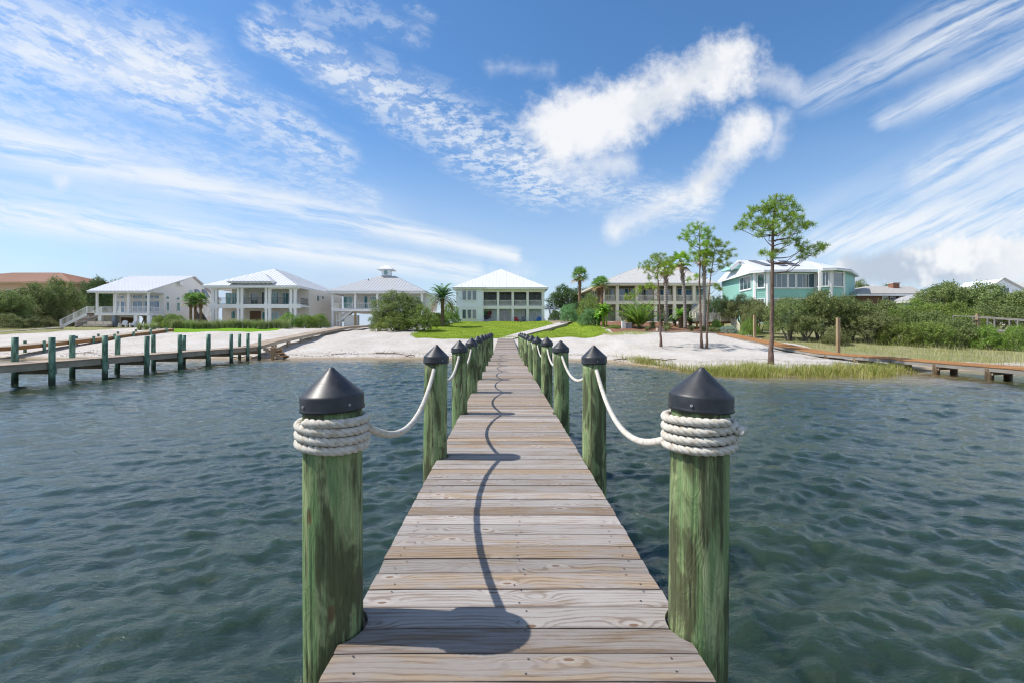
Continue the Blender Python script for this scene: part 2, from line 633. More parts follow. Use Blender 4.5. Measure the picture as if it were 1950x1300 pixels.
# --- green treated pilings: vertical streaks, dark stains, checks
def pile_mat(name, light, mid, dark_c, stain):
    m, t, p = mat(name)
    oi = t.node('ShaderNodeObjectInfo')
    rnd = E(t, oi.outputs['Random'])
    ox, oy, oz = t.sep(t.node('ShaderNodeTexCoord').outputs['Object'])
    s1 = t.noise(t.xyz(ox * 22.0 + rnd * 40.0, oy * 22.0, oz * 1.6), 1.0, 5, 0.62, 0.6)
    s2 = t.noise(t.xyz(ox * 70.0, oy * 70.0 + rnd * 13.0, oz * 2.2), 1.0, 4, 0.65)
    blot = t.noise(t.xyz(ox * 7.0 + rnd * 19.0, oy * 7.0, oz * 1.9 + rnd * 7.0), 1.0, 4, 0.6, 0.9)
    cth = t.noise(t.xyz(ox * 9.0, oy * 9.0 + rnd * 31.0, oz * 2.6), 1.0, 2, 0.5, 1.6)
    rings = t.m('SINE', cth * 60.0 + oz * 6.0) * 0.5 + 0.5
    c = t.mix(t.smooth(s1, 0.36, 0.64), mid, light)
    c = t.mix(t.smooth(rings, 0.70, 1.0) * 0.22, c, dark_c)
    c = t.mix(t.smooth(blot * 0.55 + s1 * 0.45, 0.45, 0.55) * 0.88, c, dark_c)
    c = t.mix(t.smooth(s2, 0.66, 0.84) * 0.6, c, stain)
    kv = t.node('ShaderNodeTexVoronoi', {'Vector': t.xyz(ox * 8.0 + rnd * 11.0, oy * 8.0, oz * 3.1), 'Scale': 1.0})
    kn = t.smooth(E(t, kv.outputs['Distance']), 0.15, 0.07)
    c = t.mix(kn * 0.75, c, (0.12, 0.055, 0.03))
    s3 = t.noise(t.xyz(ox * 150.0 + rnd * 3.0, oy * 150.0, oz * 6.0), 1.0, 3, 0.7)
    c = t.node('ShaderNodeHueSaturation', {'Color': c, 'Value': s3 * 1.1 + 0.45}).outputs[0]
    gap = t.smooth(s2, 0.34, 0.26)
    c = t.mix(gap * 0.8, c, (0.018, 0.022, 0.014))
    wet = t.smooth(oz, -0.42, -0.72)
    c = t.mix(wet * 0.8, c, (0.020, 0.025, 0.016))
    t.put(p, 'Base Color', c)
    p.inputs['Roughness'].default_value = 0.72
    p.inputs['Specular IOR Level'].default_value = 0.3
    t.put(p, 'Normal', t.bump(s2 * 0.6 + s1 * 0.4 - gap * 0.7 - kn * 0.3 + rings * 0.08, 0.9, 0.009))
    return m


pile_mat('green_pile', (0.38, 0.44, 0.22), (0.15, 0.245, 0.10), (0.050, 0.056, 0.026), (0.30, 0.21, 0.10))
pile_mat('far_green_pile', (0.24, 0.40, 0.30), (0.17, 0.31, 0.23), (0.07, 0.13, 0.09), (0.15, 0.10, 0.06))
pile_mat('brown_pile', (0.22, 0.16, 0.09), (0.13, 0.09, 0.05), (0.05, 0.035, 0.025), (0.20, 0.13, 0.06))

m, t, p = mat('black_cap')
co = t.node('ShaderNodeTexCoord').outputs['Object']
ox, oy, oz = t.sep(co)
n = t.noise(co, 14.0, 5, 0.65)
scr = t.noise(t.xyz(ox * 4.0, oy * 4.0, oz * 260.0), 1.0, 3, 0.6)
c = t.mix(t.smooth(n, 0.35, 0.75), (0.013, 0.015, 0.019), (0.036, 0.040, 0.047))
c = t.mix(t.smooth(t.noise(co, 60.0, 3, 0.6), 0.68, 0.8) * 0.4, c, (0.20, 0.20, 0.20))
t.put(p, 'Base Color', c)
t.put(p, 'Roughness', n * 0.22 + scr * 0.14 + 0.26)
t.put(p, 'Normal', t.bump(scr, 0.10, 0.001))

m, t, p = mat('white_rope')
co = t.node('ShaderNodeTexCoord').outputs['Object']
n = t.noise(co, 30.0, 4, 0.6)
c = t.mix(t.smooth(n, 0.4, 0.75), (0.60, 0.575, 0.515), (0.41, 0.355, 0.27))
t.put(p, 'Base Color', c)
p.inputs['Roughness'].default_value = 0.85
p.inputs['Sheen Weight'].default_value = 0.2
t.put(p, 'Normal', t.bump(t.noise(co, 420.0, 2, 0.6), 0.5, 0.0015))

# --- sand, soil, lawn, mulch
m, t, p = mat('sand')
pos = t.node('ShaderNodeNewGeometry').outputs['Position']
gxx, gyy, gzz = t.sep(pos)
n1 = t.noise(pos, 0.35, 5, 0.6)
n2 = t.noise(pos, 3.5, 5, 0.65)
n3 = t.noise(t.xyz(gxx * 0.7, gyy * 2.6, gzz), 0.8, 5, 0.65)
sand = t.mix(t.smooth(n1 * 0.5 + n2 * 0.5, 0.34, 0.66), (0.43, 0.395, 0.35), (0.53, 0.505, 0.475))
sand = t.mix(t.smooth(n3, 0.56, 0.70) * 0.45, sand, (0.42, 0.35, 0.27))
h_ = gzz + (n2 - 0.5) * 0.12 + (n1 - 0.5) * 0.22
wet = t.smooth(h_, 0.17, 0.03)
sand = t.mix(wet * 0.85, sand, (0.27, 0.205, 0.125))
wr = t.smooth((h_ - 0.30).abs(), 0.055, 0.01) * t.smooth(n2, 0.46, 0.62)
sand = t.mix(wr * 0.75, sand, (0.14, 0.10, 0.07))
soil = t.mix(t.smooth(n2, 0.35, 0.65), (0.10, 0.11, 0.045), (0.20, 0.18, 0.09))
sand = t.mix(t.smooth(gyy + (n1 - 0.5) * 14.0, 86.0, 96.0), sand, soil)
t.put(p, 'Base Color', sand)
p.inputs['Roughness'].default_value = 0.95
p.inputs['Specular IOR Level'].default_value = 0.15
foot = t.noise(pos, 2.2, 3, 0.55)
t.put(p, 'Normal', t.bump(foot + n2 * 0.6 + t.noise(pos, 9.0, 3, 0.6) * 0.25, 1.0, 0.085))

def grass_ground(name, c1, c2, c3):
    m, t, p = mat(name)
    pos = t.node('ShaderNodeNewGeometry').outputs['Position']
    n1 = t.noise(pos, 0.45, 4, 0.6)
    n2 = t.noise(pos, 14.0, 4, 0.7)
    c = t.mix(t.smooth(n1, 0.35, 0.65), c1, c2)
    c = t.mix(t.smooth(n2 * 0.7 + n1 * 0.3, 0.42, 0.62) * 0.75, c, c3)
    t.put(p, 'Base Color', c)
    p.inputs['Roughness'].default_value = 0.95
    p.inputs['Specular IOR Level'].default_value = 0.1
    t.put(p, 'Normal', t.bump(n2, 1.0, 0.05))


grass_ground('lawn', (0.20, 0.30, 0.03), (0.27, 0.345, 0.04), (0.15, 0.21, 0.025))
grass_ground('left_lawn', (0.16, 0.32, 0.02), (0.19, 0.34, 0.02), (0.10, 0.2, 0.015))
grass_ground('mulch', (0.22, 0.115, 0.07), (0.30, 0.17, 0.11), (0.12, 0.06, 0.04))
grass_ground('scrub_soil', (0.23, 0.24, 0.10), (0.36, 0.33, 0.20), (0.14, 0.15, 0.06))

# --- water
m, t, p = mat('bay_water')
pos = t.node('ShaderNodeNewGeometry').outputs['Position']
wx, wy, wz = t.sep(pos)
dep = E(t, t.node('ShaderNodeAttribute', attribute_name='bed', attribute_type='GEOMETRY').outputs['Fac'])
n1 = t.noise(pos, 0.25, 3, 0.5)
deep = t.mix(t.smooth(n1, 0.3, 0.7), (0.017, 0.034, 0.019), (0.026, 0.046, 0.021))
c = t.mix(t.smooth(dep + (n1 - 0.5) * 0.35, 0.75, 0.04), deep, (0.20, 0.15, 0.075))
t.put(p, 'Base Color', c)
p.inputs['Roughness'].default_value = 0.03
p.inputs['Subsurface Weight'].default_value = 1.0
p.inputs['Subsurface Radius'].default_value = (0.5, 0.8, 0.5)
p.inputs['Subsurface Scale'].default_value = 2.5
p.inputs['IOR'].default_value = 1.58
p.inputs['Specular IOR Level'].default_value = 0.5
b1 = t.noise(t.xyz(wx * 0.75 + wy * 0.2, wy * 1.25 - wx * 0.2, 0.0), 8.0, 4, 0.6, 0.6)
b2 = t.noise(t.xyz(wx * 0.8 - wy * 0.25, wy * 1.3 + wx * 0.2, 3.0), 27.0, 3, 0.6, 0.4)
nrm = t.bump(b1, 0.7, 0.017)
nrm = t.bump(b2, 0.6, 0.010, nrm)
t.put(p, 'Normal', nrm)

# --- foliage: colour varies from leaf to leaf and clump to clump
def leaf(name, c1, c2, c3, rough=0.5, trans=0.35):
    trans = max(trans, 0.35)
    c1, c2, c3 = [tuple(min(0.6, q * 1.9) for q in c) for c in (c1, c2, c3)]
    m, t, p = mat(name)
    geo = t.node('ShaderNodeNewGeometry')
    ri = E(t, geo.outputs['Random Per Island'])
    oi = E(t, t.node('ShaderNodeObjectInfo').outputs['Random'])
    co = t.node('ShaderNodeTexCoord').outputs['Object']
    n = t.noise(co, 0.9, 3, 0.6)
    c = t.mix(t.smooth(n * 0.6 + ri * 0.4, 0.3, 0.7), c1, c2)
    c = t.mix(t.smooth(ri, 0.78, 1.0) * 0.8, c, c3)
    hs = t.node('ShaderNodeHueSaturation', {'Color': c, 'Value': oi * 0.3 + 0.85, 'Hue': oi * 0.02 + 0.49})
    t.put(p, 'Base Color', hs.outputs[0])
    p.inputs['Roughness'].default_value = rough
    p.inputs['Specular IOR Level'].default_value = 0.3
    tr = t.node('ShaderNodeBsdfTranslucent', {'Color': hs.outputs[0]})
    mx = t.node('ShaderNodeMixShader', {0: trans, 1: p.outputs[0], 2: tr.outputs[0]})
    out = m.node_tree.nodes['Material Output']
    m.node_tree.links.new(mx.outputs[0], out.inputs[0])


leaf('oak_leaf', (0.076, 0.110, 0.034), (0.128, 0.164, 0.054), (0.22, 0.22, 0.092))
leaf('grey_oak_leaf', (0.085, 0.105, 0.038), (0.135, 0.155, 0.058), (0.22, 0.21, 0.105))
leaf('shrub_leaf', (0.082, 0.125, 0.027), (0.14, 0.185, 0.040), (0.23, 0.255, 0.07))
leaf('bright_leaf', (0.080, 0.14, 0.025), (0.14, 0.21, 0.038), (0.23, 0.285, 0.07))
leaf('dark_leaf', (0.038, 0.075, 0.024), (0.065, 0.11, 0.035), (0.10, 0.15, 0.05))
leaf('oleander_leaf', (0.07, 0.15, 0.06), (0.12, 0.21, 0.085), (0.20, 0.29, 0.12))
leaf('pine_needle', (0.09, 0.165, 0.018), (0.18, 0.27, 0.030), (0.28, 0.34, 0.055), 0.5, 0.4)
leaf('palm_leaf', (0.075, 0.155, 0.045), (0.12, 0.215, 0.055), (0.22, 0.27, 0.09), 0.45, 0.25)
leaf('date_palm_leaf', (0.060, 0.13, 0.050), (0.10, 0.18, 0.065), (0.16, 0.22, 0.08), 0.45, 0.2)
leaf('dry_frond', (0.22, 0.15, 0.07), (0.30, 0.22, 0.11), (0.36, 0.28, 0.16))
leaf('banana_leaf', (0.10, 0.23, 0.03), (0.17, 0.32, 0.045), (0.34, 0.38, 0.06), 0.45, 0.35)
leaf('silver_leaf', (0.17, 0.24, 0.19), (0.24, 0.31, 0.25), (0.32, 0.38, 0.32))
leaf('lawn_blade', (0.125, 0.185, 0.018), (0.17, 0.215, 0.022), (0.23, 0.245, 0.04))
leaf('marsh_blade', (0.14, 0.175, 0.03), (0.25, 0.235, 0.075), (0.36, 0.285, 0.155))
leaf('field_blade', (0.16, 0.19, 0.05), (0.27, 0.25, 0.11), (0.36, 0.31, 0.20))
leaf('fountain_blade', (0.11, 0.15, 0.05), (0.18, 0.21, 0.09), (0.30, 0.29, 0.19))

def bark(name, c1, c2, rings=0.0):
    m, t, p = mat(name)
    ox, oy, oz = t.sep(t.node('ShaderNodeTexCoord').outputs['Object'])
    n = t.noise(t.xyz(ox * 9.0, oy * 9.0, oz * 3.0), 1.0, 5, 0.65)
    h = n
    if rings:
        h = n * 0.5 + (t.m('SINE', oz * rings + n * 3.0) * 0.25 + 0.25)
    t.put(p, 'Base Color', t.mix(t.smooth(h, 0.3, 0.7), c1, c2))
    p.inputs['Roughness'].default_value = 0.9
    p.inputs['Specular IOR Level'].default_value = 0.15
    t.put(p, 'Normal', t.bump(h, 1.0, 0.03))


bark('pine_bark', (0.10, 0.065, 0.05), (0.24, 0.17, 0.135))
bark('oak_bark', (0.10, 0.085, 0.07), (0.26, 0.235, 0.20))
bark('palm_bark', (0.15, 0.09, 0.055), (0.33, 0.22, 0.145), 40.0)
bark('palm_bark_grey', (0.20, 0.18, 0.16), (0.36, 0.33, 0.30), 34.0)
bark('date_bark', (0.10, 0.075, 0.055), (0.20, 0.155, 0.11), 30.0)


# ------------------------------------------------------------------ terrain
SHORE = ([-700, -60, -18, -2, 3, 5.5, 7.4, 8.6, 9.6, 11, 13, 17.5, 19.5, 22, 30, 60, 700],
         [33, 34.0, 33.0, 33.0, 32.0, 31.0, 29.2, 26.0, 22.0, 21.2, 20.8, 21.0, 22.6, 23.6, 24.2, 26, 26])
PROF_T = [-60, -20, -6, -2, 0, 2, 3, 6, 8, 10, 12, 14, 17, 21, 24, 30, 36, 45, 60, 120, 2500]
PROF_L = [-3.0, -1.9, -0.75, -0.25, 0, 0.30, 0.45, 0.82, 1.05, 1.3, 1.5, 1.65, 1.85, 2.0, 2.1, 2.3, 2.45, 2.5, 2.6, 2.8, 3.0]
PROF_C = [-3.0, -1.9, -0.75, -0.25, 0, 0.28, 0.40, 0.75, 0.98, 1.2, 1.35, 1.48, 1.67, 1.90, 2.05, 2.42, 2.85, 3.38, 3.45, 3.5, 3.5]
PROF_R = [-3.0, -1.9, -0.75, -0.25, 0, 0.12, 0.16, 0.30, 0.42, 0.56, 0.74, 0.93, 1.22, 1.60, 1.80, 2.25, 2.75, 3.25, 3.4, 3.5, 3.5]


def gz(x, y):
    x = np.asarray(x, dtype=float)
    y = np.asarray(y, dtype=float)
    t = y - np.interp(x, *SHORE)
    a = np.interp(t, PROF_T, PROF_L)
    b = np.interp(t, PROF_T, PROF_C)
    c = np.interp(t, PROF_T, PROF_R)
    kl = np.clip((-6 - x) / 8, 0, 1); kl = kl * kl * (3 - 2 * kl)
    kr = np.clip((x - 5) / 6, 0, 1); kr = kr * kr * (3 - 2 * kr)
    z = b * (1 - kl) * (1 - kr) + a * kl + c * kr
    k = np.clip(t / 6, 0, 1)
    z = z + k * (0.05 * np.sin(x * 0.9 + y * 0.35) + 0.04 * np.sin(y * 1.3 - x * 0.4) + 0.03 * np.sin(x * 2.3 + 1.7 * np.sin(y * 0.8)))
    return z


def g1(x, y):
    return float(gz(x, y))


def hit(px, py, lo=14.0, hi=95.0):
    """the spot on the ground seen at a photograph point"""
    best = hi
    D = lo
    while D < hi:
        if g1(X(px, D), D) >= Z(py, D):
            best = D
            break
        D += 0.1
    return X(px, best), best, g1(X(px, best), best)


def spaced(stops):
    """coordinates whose step grows as listed: [(from, to, step0, step1), ...]"""
    out = []
    for a, b, s0, s1 in stops:
        q = a
        while q < b:
            out.append(q)
            q += s0 + (s1 - s0) * (q - a) / (b - a)
    out.append(stops[-1][1])
    return np.array(out)


def grid_mesh(name, xs, ys_, zf, mat_, smooth=True):
    XX, YY = np.meshgrid(xs, ys_)
    ZZ = zf(XX, YY)
    V = np.stack([XX, YY, ZZ], -1).reshape(-1, 3)
    nx, ny = len(xs), len(ys_)
    i = np.arange((ny - 1) * nx).reshape(ny - 1, nx)[:, :-1].ravel()
    F = np.stack([i, i + 1, i + nx + 1, i + nx], -1)
    return fast_mesh(name, V, F, mat_, smooth)


xs = np.concatenate([-spaced([(0, 40, 0.4, 0.7), (40, 120, 0.8, 6), (120, 1500, 8, 200)])[::-1][:-1], spaced([(0, 40, 0.4, 0.7), (40, 120, 0.8, 6), (120, 1500, 8, 200)])])
ys_ = spaced([(-70, 12, 8, 3), (12, 60, 0.35, 0.5), (60, 110, 0.6, 4), (110, 2400, 6, 250)])
ground = link('ground', grid_mesh('ground', xs, ys_, gz, M['sand']))
tag(ground, 'white sand beach rising from the water toward the houses', kind='structure')

# water: a sheet whose waves are real near the dock
rng = np.random.default_rng(11)
NW = 96
lam = np.exp(rng.uniform(math.log(0.14), math.log(1.9), NW))
ang = R(-92) + rng.normal(0, R(46), NW)
amp = 0.0205 * lam ** 0.95 / (2 * math.pi) * rng.uniform(0.5, 1.4, NW) * np.where(lam > 1.0, 0.7, np.where(lam < 0.5, 1.45, 1.1))
ph = rng.uniform(0, 2 * math.pi, NW)
kx, ky = np.cos(ang) * 2 * math.pi / lam, np.sin(ang) * 2 * math.pi / lam


def waves(XX, YY):
    sx = np.gradient(XX, axis=1)
    sy = np.gradient(YY, axis=0)
    step = np.maximum(sx, sy)
    gust = 0.80 + 0.35 * np.sin(XX * 0.31 + 1.3 * np.sin(YY * 0.23)) * np.sin(YY * 0.27 + 0.9 * np.sin(XX * 0.19))
    t = YY - np.interp(XX, *SHORE)
    calm = np.clip(-t / 3.0, 0.12, 1)
    z = np.zeros_like(XX)
    for i in range(NW):
        f = np.clip(lam[i] / (2.2 * step) - 1, 0, 1)
        th = kx[i] * XX + ky[i] * YY + ph[i]
        s = np.sin(th)
        z += amp[i] * f * (s - 0.33 * np.sin(2 * th) - 0.18 * np.cos(2 * th))
    return z * gust * calm * 1.28


wxs = spaced([(0, 3, 0.035, 0.035), (3, 20, 0.035, 0.16), (20, 60, 0.18, 0.7), (60, 400, 1, 20)])
wxs = np.concatenate([-wxs[::-1][:-1], wxs])
wys = spaced([(-60, -2, 8, 0.3), (-2, 4.5, 0.033, 0.033), (4.5, 38, 0.033, 0.16)])
wm = grid_mesh('water', wxs, wys, waves, M['bay_water'])
XX, YY = np.meshgrid(wxs, wys)
at = wm.attributes.new('bed', 'FLOAT', 'POINT')
at.data.foreach_set('value', np.ascontiguousarray(-gz(XX, YY).ravel(), dtype=np.float32))
water = link('water', wm)
tag(water, 'rippled green blue bay water on both sides of the dock', kind='structure')


# ground cover sheets a few millimetres above the sand
def sheet(name, ys_rows, xl, xr, n, mat_, lift, label, kind='structure'):
    rows = []
    for y in ys_rows:
        a, b = xl(y), xr(y)
        rows.append([(a + (b - a) * i / n, y) for i in range(n + 1)])
    P = np.array(rows)
    Zs = gz(P[..., 0], P[..., 1]) + lift
    edge = np.minimum(np.arange(n + 1), n - np.arange(n + 1))
    Zs = np.where((edge == 0)[None, :], Zs - lift - 0.02, Zs)
    Zs[0] -= lift + 0.02
    V = np.concatenate([P, Zs[..., None]], -1).reshape(-1, 3)
    nx, ny = n + 1, len(ys_rows)
    i = np.arange((ny - 1) * nx).reshape(ny - 1, nx)[:, :-1].ravel()
    F = np.stack([i, i + 1, i + nx + 1, i + nx], -1)
    o = link(name, fast_mesh(name, V, F, mat_, True))
    tag(o, label, kind=kind)
    return o


def lawn_l(y): return -9.4 - 0.8 * math.sin((y - 43) / 36 * 3.0) + 0.15 * math.sin(y * 1.9) + max(0, 47 - y) * 0.25
def lawn_r(y): return 10.9 + 0.4 * math.sin(y * 0.25) + 0.15 * math.sin(y * 1.7) - max(0, 46 - y) * 0.5


sheet('lawn', np.linspace(43.2, 79.5, 60), lawn_l, lawn_r, 44, M['lawn'], 0.05, 'mown yellow green lawn sloping up to the white house')
sheet('lawn', np.linspace(50.5, 62.0, 26), lambda y: -41.0 - 0.3 * (y - 50.5) + 0.3 * math.sin(y * 2), lambda y: -25.8 - 0.35 * (y - 50.5) + 0.2 * math.sin(y * 2.2), 40, M['left_lawn'], 0.05,
      'thin bright green lawn strip before the beige two-storey house')
sheet('mulch_bed', np.linspace(45.0, 66.0, 40), lambda y: 11.1 + 0.4 * math.sin(y * 0.25), lambda y: 23.5 + 0.3 * math.sin(y * 1.4) - max(0, 48 - y) * 0.8, 30, M['mulch'], 0.06,
      'red brown mulch bed before the olive house')
sheet('scrub_ground', np.linspace(27.5, 60.0, 50), lambda y: 23.4 + 0.5 * math.sin(y * 0.9) + max(0, 30 - y) * 1.0, lambda y: 110.0, 60, M['scrub_soil'], 0.12,
      'grassy sandy ground under the bushes at the right')
sheet('scrub_ground', np.linspace(43.5, 75.0, 40), lambda y: -140.0, lambda y: -50.5 + 0.6 * math.sin(y * 0.8) - max(0, 47 - y) * 2.0, 50, M['scrub_soil'], 0.12,
      'grassy sandy ground under the oaks at the far left')


# ------------------------------------------------------------------ the dock we stand on
DX0, DX1 = -0.662, 0.750
DXC = (DX0 + DX1) / 2
PITCH, BW, BT = 0.146, 0.1405, 0.038
ROWS = [1.936, 4.50, 6.785, 9.06, 11.40, 13.55, 15.80, 18.0, 20.25, 22.4]
LX = [-0.728, -0.688, -0.680, -0.672, -0.690, -0.700, -0.705, -0.700, -0.700, -0.690]
RX = [0.826, 0.882, 0.835, 0.830, 0.800, 0.790, 0.775, 0.765, 0.760, 0.755]


def deck_z(y):
    return DECK + max(0.0, y - 27.0) * (0.40 / 15.9)


dock = empty('wooden_dock', (DXC, 0, 0))
tag(dock, 'long weathered grey plank dock leading straight from the viewer to the beach', 'dock')


def plank_mesh(name, rg, notch=None):
    """a board lying along x: slightly bowed section, eased edges, uneven ends; notch(y) gives the two ends"""
    ny = 15 if notch else 7
    half = BW / 2
    ysn = np.linspace(-half, half, ny)
    ea, eb = rg.uniform(-0.004, 0.004, 2)
    sk = rg.uniform(-0.004, 0.004, 2)
    L = (DX1 - DX0) / 2
    nx = 9
    cup = rg.uniform(-0.0012, 0.0012)
    wav = rg.uniform(-0.0012, 0.0012, nx)
    V, F = [], []
    for j, y in enumerate(ysn):
        x0, x1 = -L + ea + sk[0] * y / half, L + eb + sk[1] * y / half
        if notch:
            a, b = notch(y)
            x0, x1 = max(x0, a), min(x1, b)
        e = half - abs(y)
        drop = 0.0045 * max(0.0, 1 - e / 0.007) ** 2
        for i in range(nx):
            f = i / (nx - 1)
            yy = y + (wav[i] if abs(y) > half * 0.9 else 0)
            V.append((x0 + (x1 - x0) * f, yy, cup * (1 - (y / half) ** 2) - drop - (0.003 if i in (0, nx - 1) else 0)))
    nt = len(V)
    for j in range(ny - 1):
        for i in range(nx - 1):
            a = j * nx + i
            F.append((a, a + 1, a + nx + 1, a + nx))
    # underside and sides
    ring = [i for i in range(nx)] + [j * nx + nx - 1 for j in range(1, ny)] + [(ny - 1) * nx + i for i in range(nx - 2, -1, -1)] + [j * nx for j in range(ny - 2, 0, -1)]
    for q in ring:
        V.append((V[q][0], V[q][1], -BT))
    n = len(ring)
    for k in range(n):
        l = (k + 1) % n
        F.append((ring[l], ring[k], nt + k, nt + l))
    F.append(tuple(nt + k for k in reversed(range(n))))
    me = bpy.data.meshes.new(name)
    me.from_pydata(V, [], F)
    me.materials.append(M['weathered_plank'])
    me.update()
    return me


rg = np.random.default_rng(5)
variants = [plank_mesh('plank', rg) for _ in range(12)]
nail_spots = []
k0 = int((0.12 - 1.767) / PITCH)
i = k0
while True:
    yc = 1.767 + (i + 0.5) * PITCH
    if yc > 42.9:
        break
    near = [r for r in range(10) if abs(ROWS[r] - yc) < 0.22]
    if near and yc < 12:
        r = near[0]
        rr = 0.125 + 0.013 if r == 0 else 0.117 + 0.012

        def notch(y, r=r, rr=rr, yc=yc):
            d = abs(y + yc - ROWS[r])
            if d >= rr:
                return -9, 9
            s = math.sqrt(rr * rr - d * d)
            return LX[r] + s - DXC, RX[r] - s - DXC
        me = plank_mesh('plank', rg, notch)
    else:
        me = variants[int(rg.integers(12))]
    o = link('plank', me, dock)
    slope = 0.40 / 15.9 if yc > 27 else 0.0
    o.location = (0, yc, deck_z(yc) + rg.uniform(-0.002, 0.002))
    o.rotation_euler = (math.atan(slope) + rg.uniform(-0.012, 0.012), rg.uniform(-0.0015, 0.0015), rg.uniform(-0.0022, 0.0022))
    if me in variants and rg.random() < 0.5:
        o.rotation_euler[2] += math.pi
    if yc < 9:
        for jx in (-0.60, -0.03, 0.03, 0.60):
            if jx < 0 and abs(jx) < 0.1:
                continue
            for sy in (-0.042, 0.042):
                nail_spots.append((jx + rg.uniform(-0.03, 0.03), yc + sy + rg.uniform(-0.012, 0.012), deck_z(yc)))
    i += 1
nb = MB()
for x, y, z in nail_spots:
    if min(abs(y - r) for r in ROWS) < 0.16 and abs(x) > 0.5:
        continue
    b = len(nb.v)
    for q in range(6):
        nb.v.append((x + 0.005 * math.cos(q * 1.047), y + 0.005 * math.sin(q * 1.047), z + 0.0026))
    nb.f.append(tuple(b + q for q in range(6)))
tag(nb.build('nail_heads', M['dark_metal'], dock), kind='stuff')

for x in (DX0 + 0.03, -0.01, DX1 - 0.07):
    mb = MB()
    pts = [(0.15, deck_z(0.15)), (27.0, deck_z(27.0)), (42.8, deck_z(42.8))]
    for (ya, za), (yb, zb) in zip(pts, pts[1:]):
        mb.hexa([(x - DXC, ya, za - 0.235), (x - DXC + 0.04, ya, za - 0.235), (x - DXC + 0.04, yb, zb - 0.235), (x - DXC, yb, zb - 0.235),
                 (x - DXC, ya, za - 0.045), (x - DXC + 0.04, ya, za - 0.045), (x - DXC + 0.04, yb, zb - 0.045), (x - DXC, yb, zb - 0.045)])
    mb.build('stringer', M['dock_timber'], dock)
for r in range(10):
    for s in (-0.145, 0.11):
        MB().box(LX[r] - DXC + 0.02, RX[r] - DXC - 0.02, ROWS[r] + s, ROWS[r] + s + 0.04, DECK - 0.43, DECK - 0.24).build('cross_beam', M['dock_timber'], dock)


# ------------------------------------------------------------------ pilings with black cone caps
def pile_geo(name, r_top, r_bot, z0, z1, seed, n=40, rows=26, mat_='green_pile'):
    g = np.random.default_rng(seed)
    V, F = [], []
    a1, a2, a3 = g.uniform(0, 6.28, 3)
    bx, by = g.uniform(-0.008, 0.008, 2)
    checks = []                       # drying cracks: angle, where they start and end, depth
    if n > 60:
        for _ in range(7):
            f0 = g.uniform(0.35, 0.8)
            checks.append((g.uniform(0, 6.28), f0, min(0.99, f0 + g.uniform(0.12, 0.4)), g.uniform(0.05, 0.10)))
    for i in range(rows):
        f = i / (rows - 1)
        z = z0 + (z1 - z0) * f
        rad = r_bot + (r_top - r_bot) * f
        for k in range(n):
            th = 2 * math.pi * k / n
            w = 1 + 0.012 * math.sin(2 * th + a1 + f * 1.5) + 0.010 * math.sin(3 * th + a2 - f * 2.0) + 0.006 * math.sin(7 * th + a3 + 4 * f)
            w += 0.008 * math.sin(f * 17 + a2) * math.sin(th + a1)
            for (ca, cf0, cf1, cd) in checks:
                if cf0 < f < cf1:
                    dd = (th - ca - 0.10 * math.sin(f * 9 + ca) + math.pi) % (2 * math.pi) - math.pi
                    if abs(dd) < 0.045:
                        w -= cd * (1 - abs(dd) / 0.045) * min(1.0, 6 * (f - cf0), 6 * (cf1 - f))
            V.append((rad * w * math.cos(th) + bx * math.sin(f * 3), rad * w * math.sin(th) + by * math.sin(f * 3), z))
    for i in range(rows - 1):
        for k in range(n):
            l = (k + 1) % n
            F.append((i * n + k, i * n + l, (i + 1) * n + l, (i + 1) * n + k))
    F.append(tuple((rows - 1) * n + k for k in range(n)))
    F.append(tuple(reversed(range(n))))
    me = bpy.data.meshes.new(name)
    me.from_pydata(V, [], F)
    me.polygons.foreach_set('use_smooth', [len(p.vertices) == 4 for p in me.polygons])
    me.materials.append(M[mat_])
    me.update()
    return me


def cap_geo(r, n=64):
    """moulded cone: skirt with a bottom bead, rounded shoulder, blunt tip"""
    prof = [(r - 0.004, -0.004), (r + 0.002, -0.002), (r + 0.003, 0.004), (r + 0.001, 0.009), (r, 0.012), (r + 0.001, 0.055), (r - 0.001, 0.061), (r - 0.006, 0.066)]
    for k in range(1, 9):
        f = k / 8
        prof.append(((r - 0.006) * (1 - f) + 0.015 * f, 0.066 + (0.166 - 0.066) * f))
    prof += [(0.012, 0.1715), (0.007, 0.1745), (0.0005, 0.1755)]
    mb = MB().lathe(prof, n)
    return mb


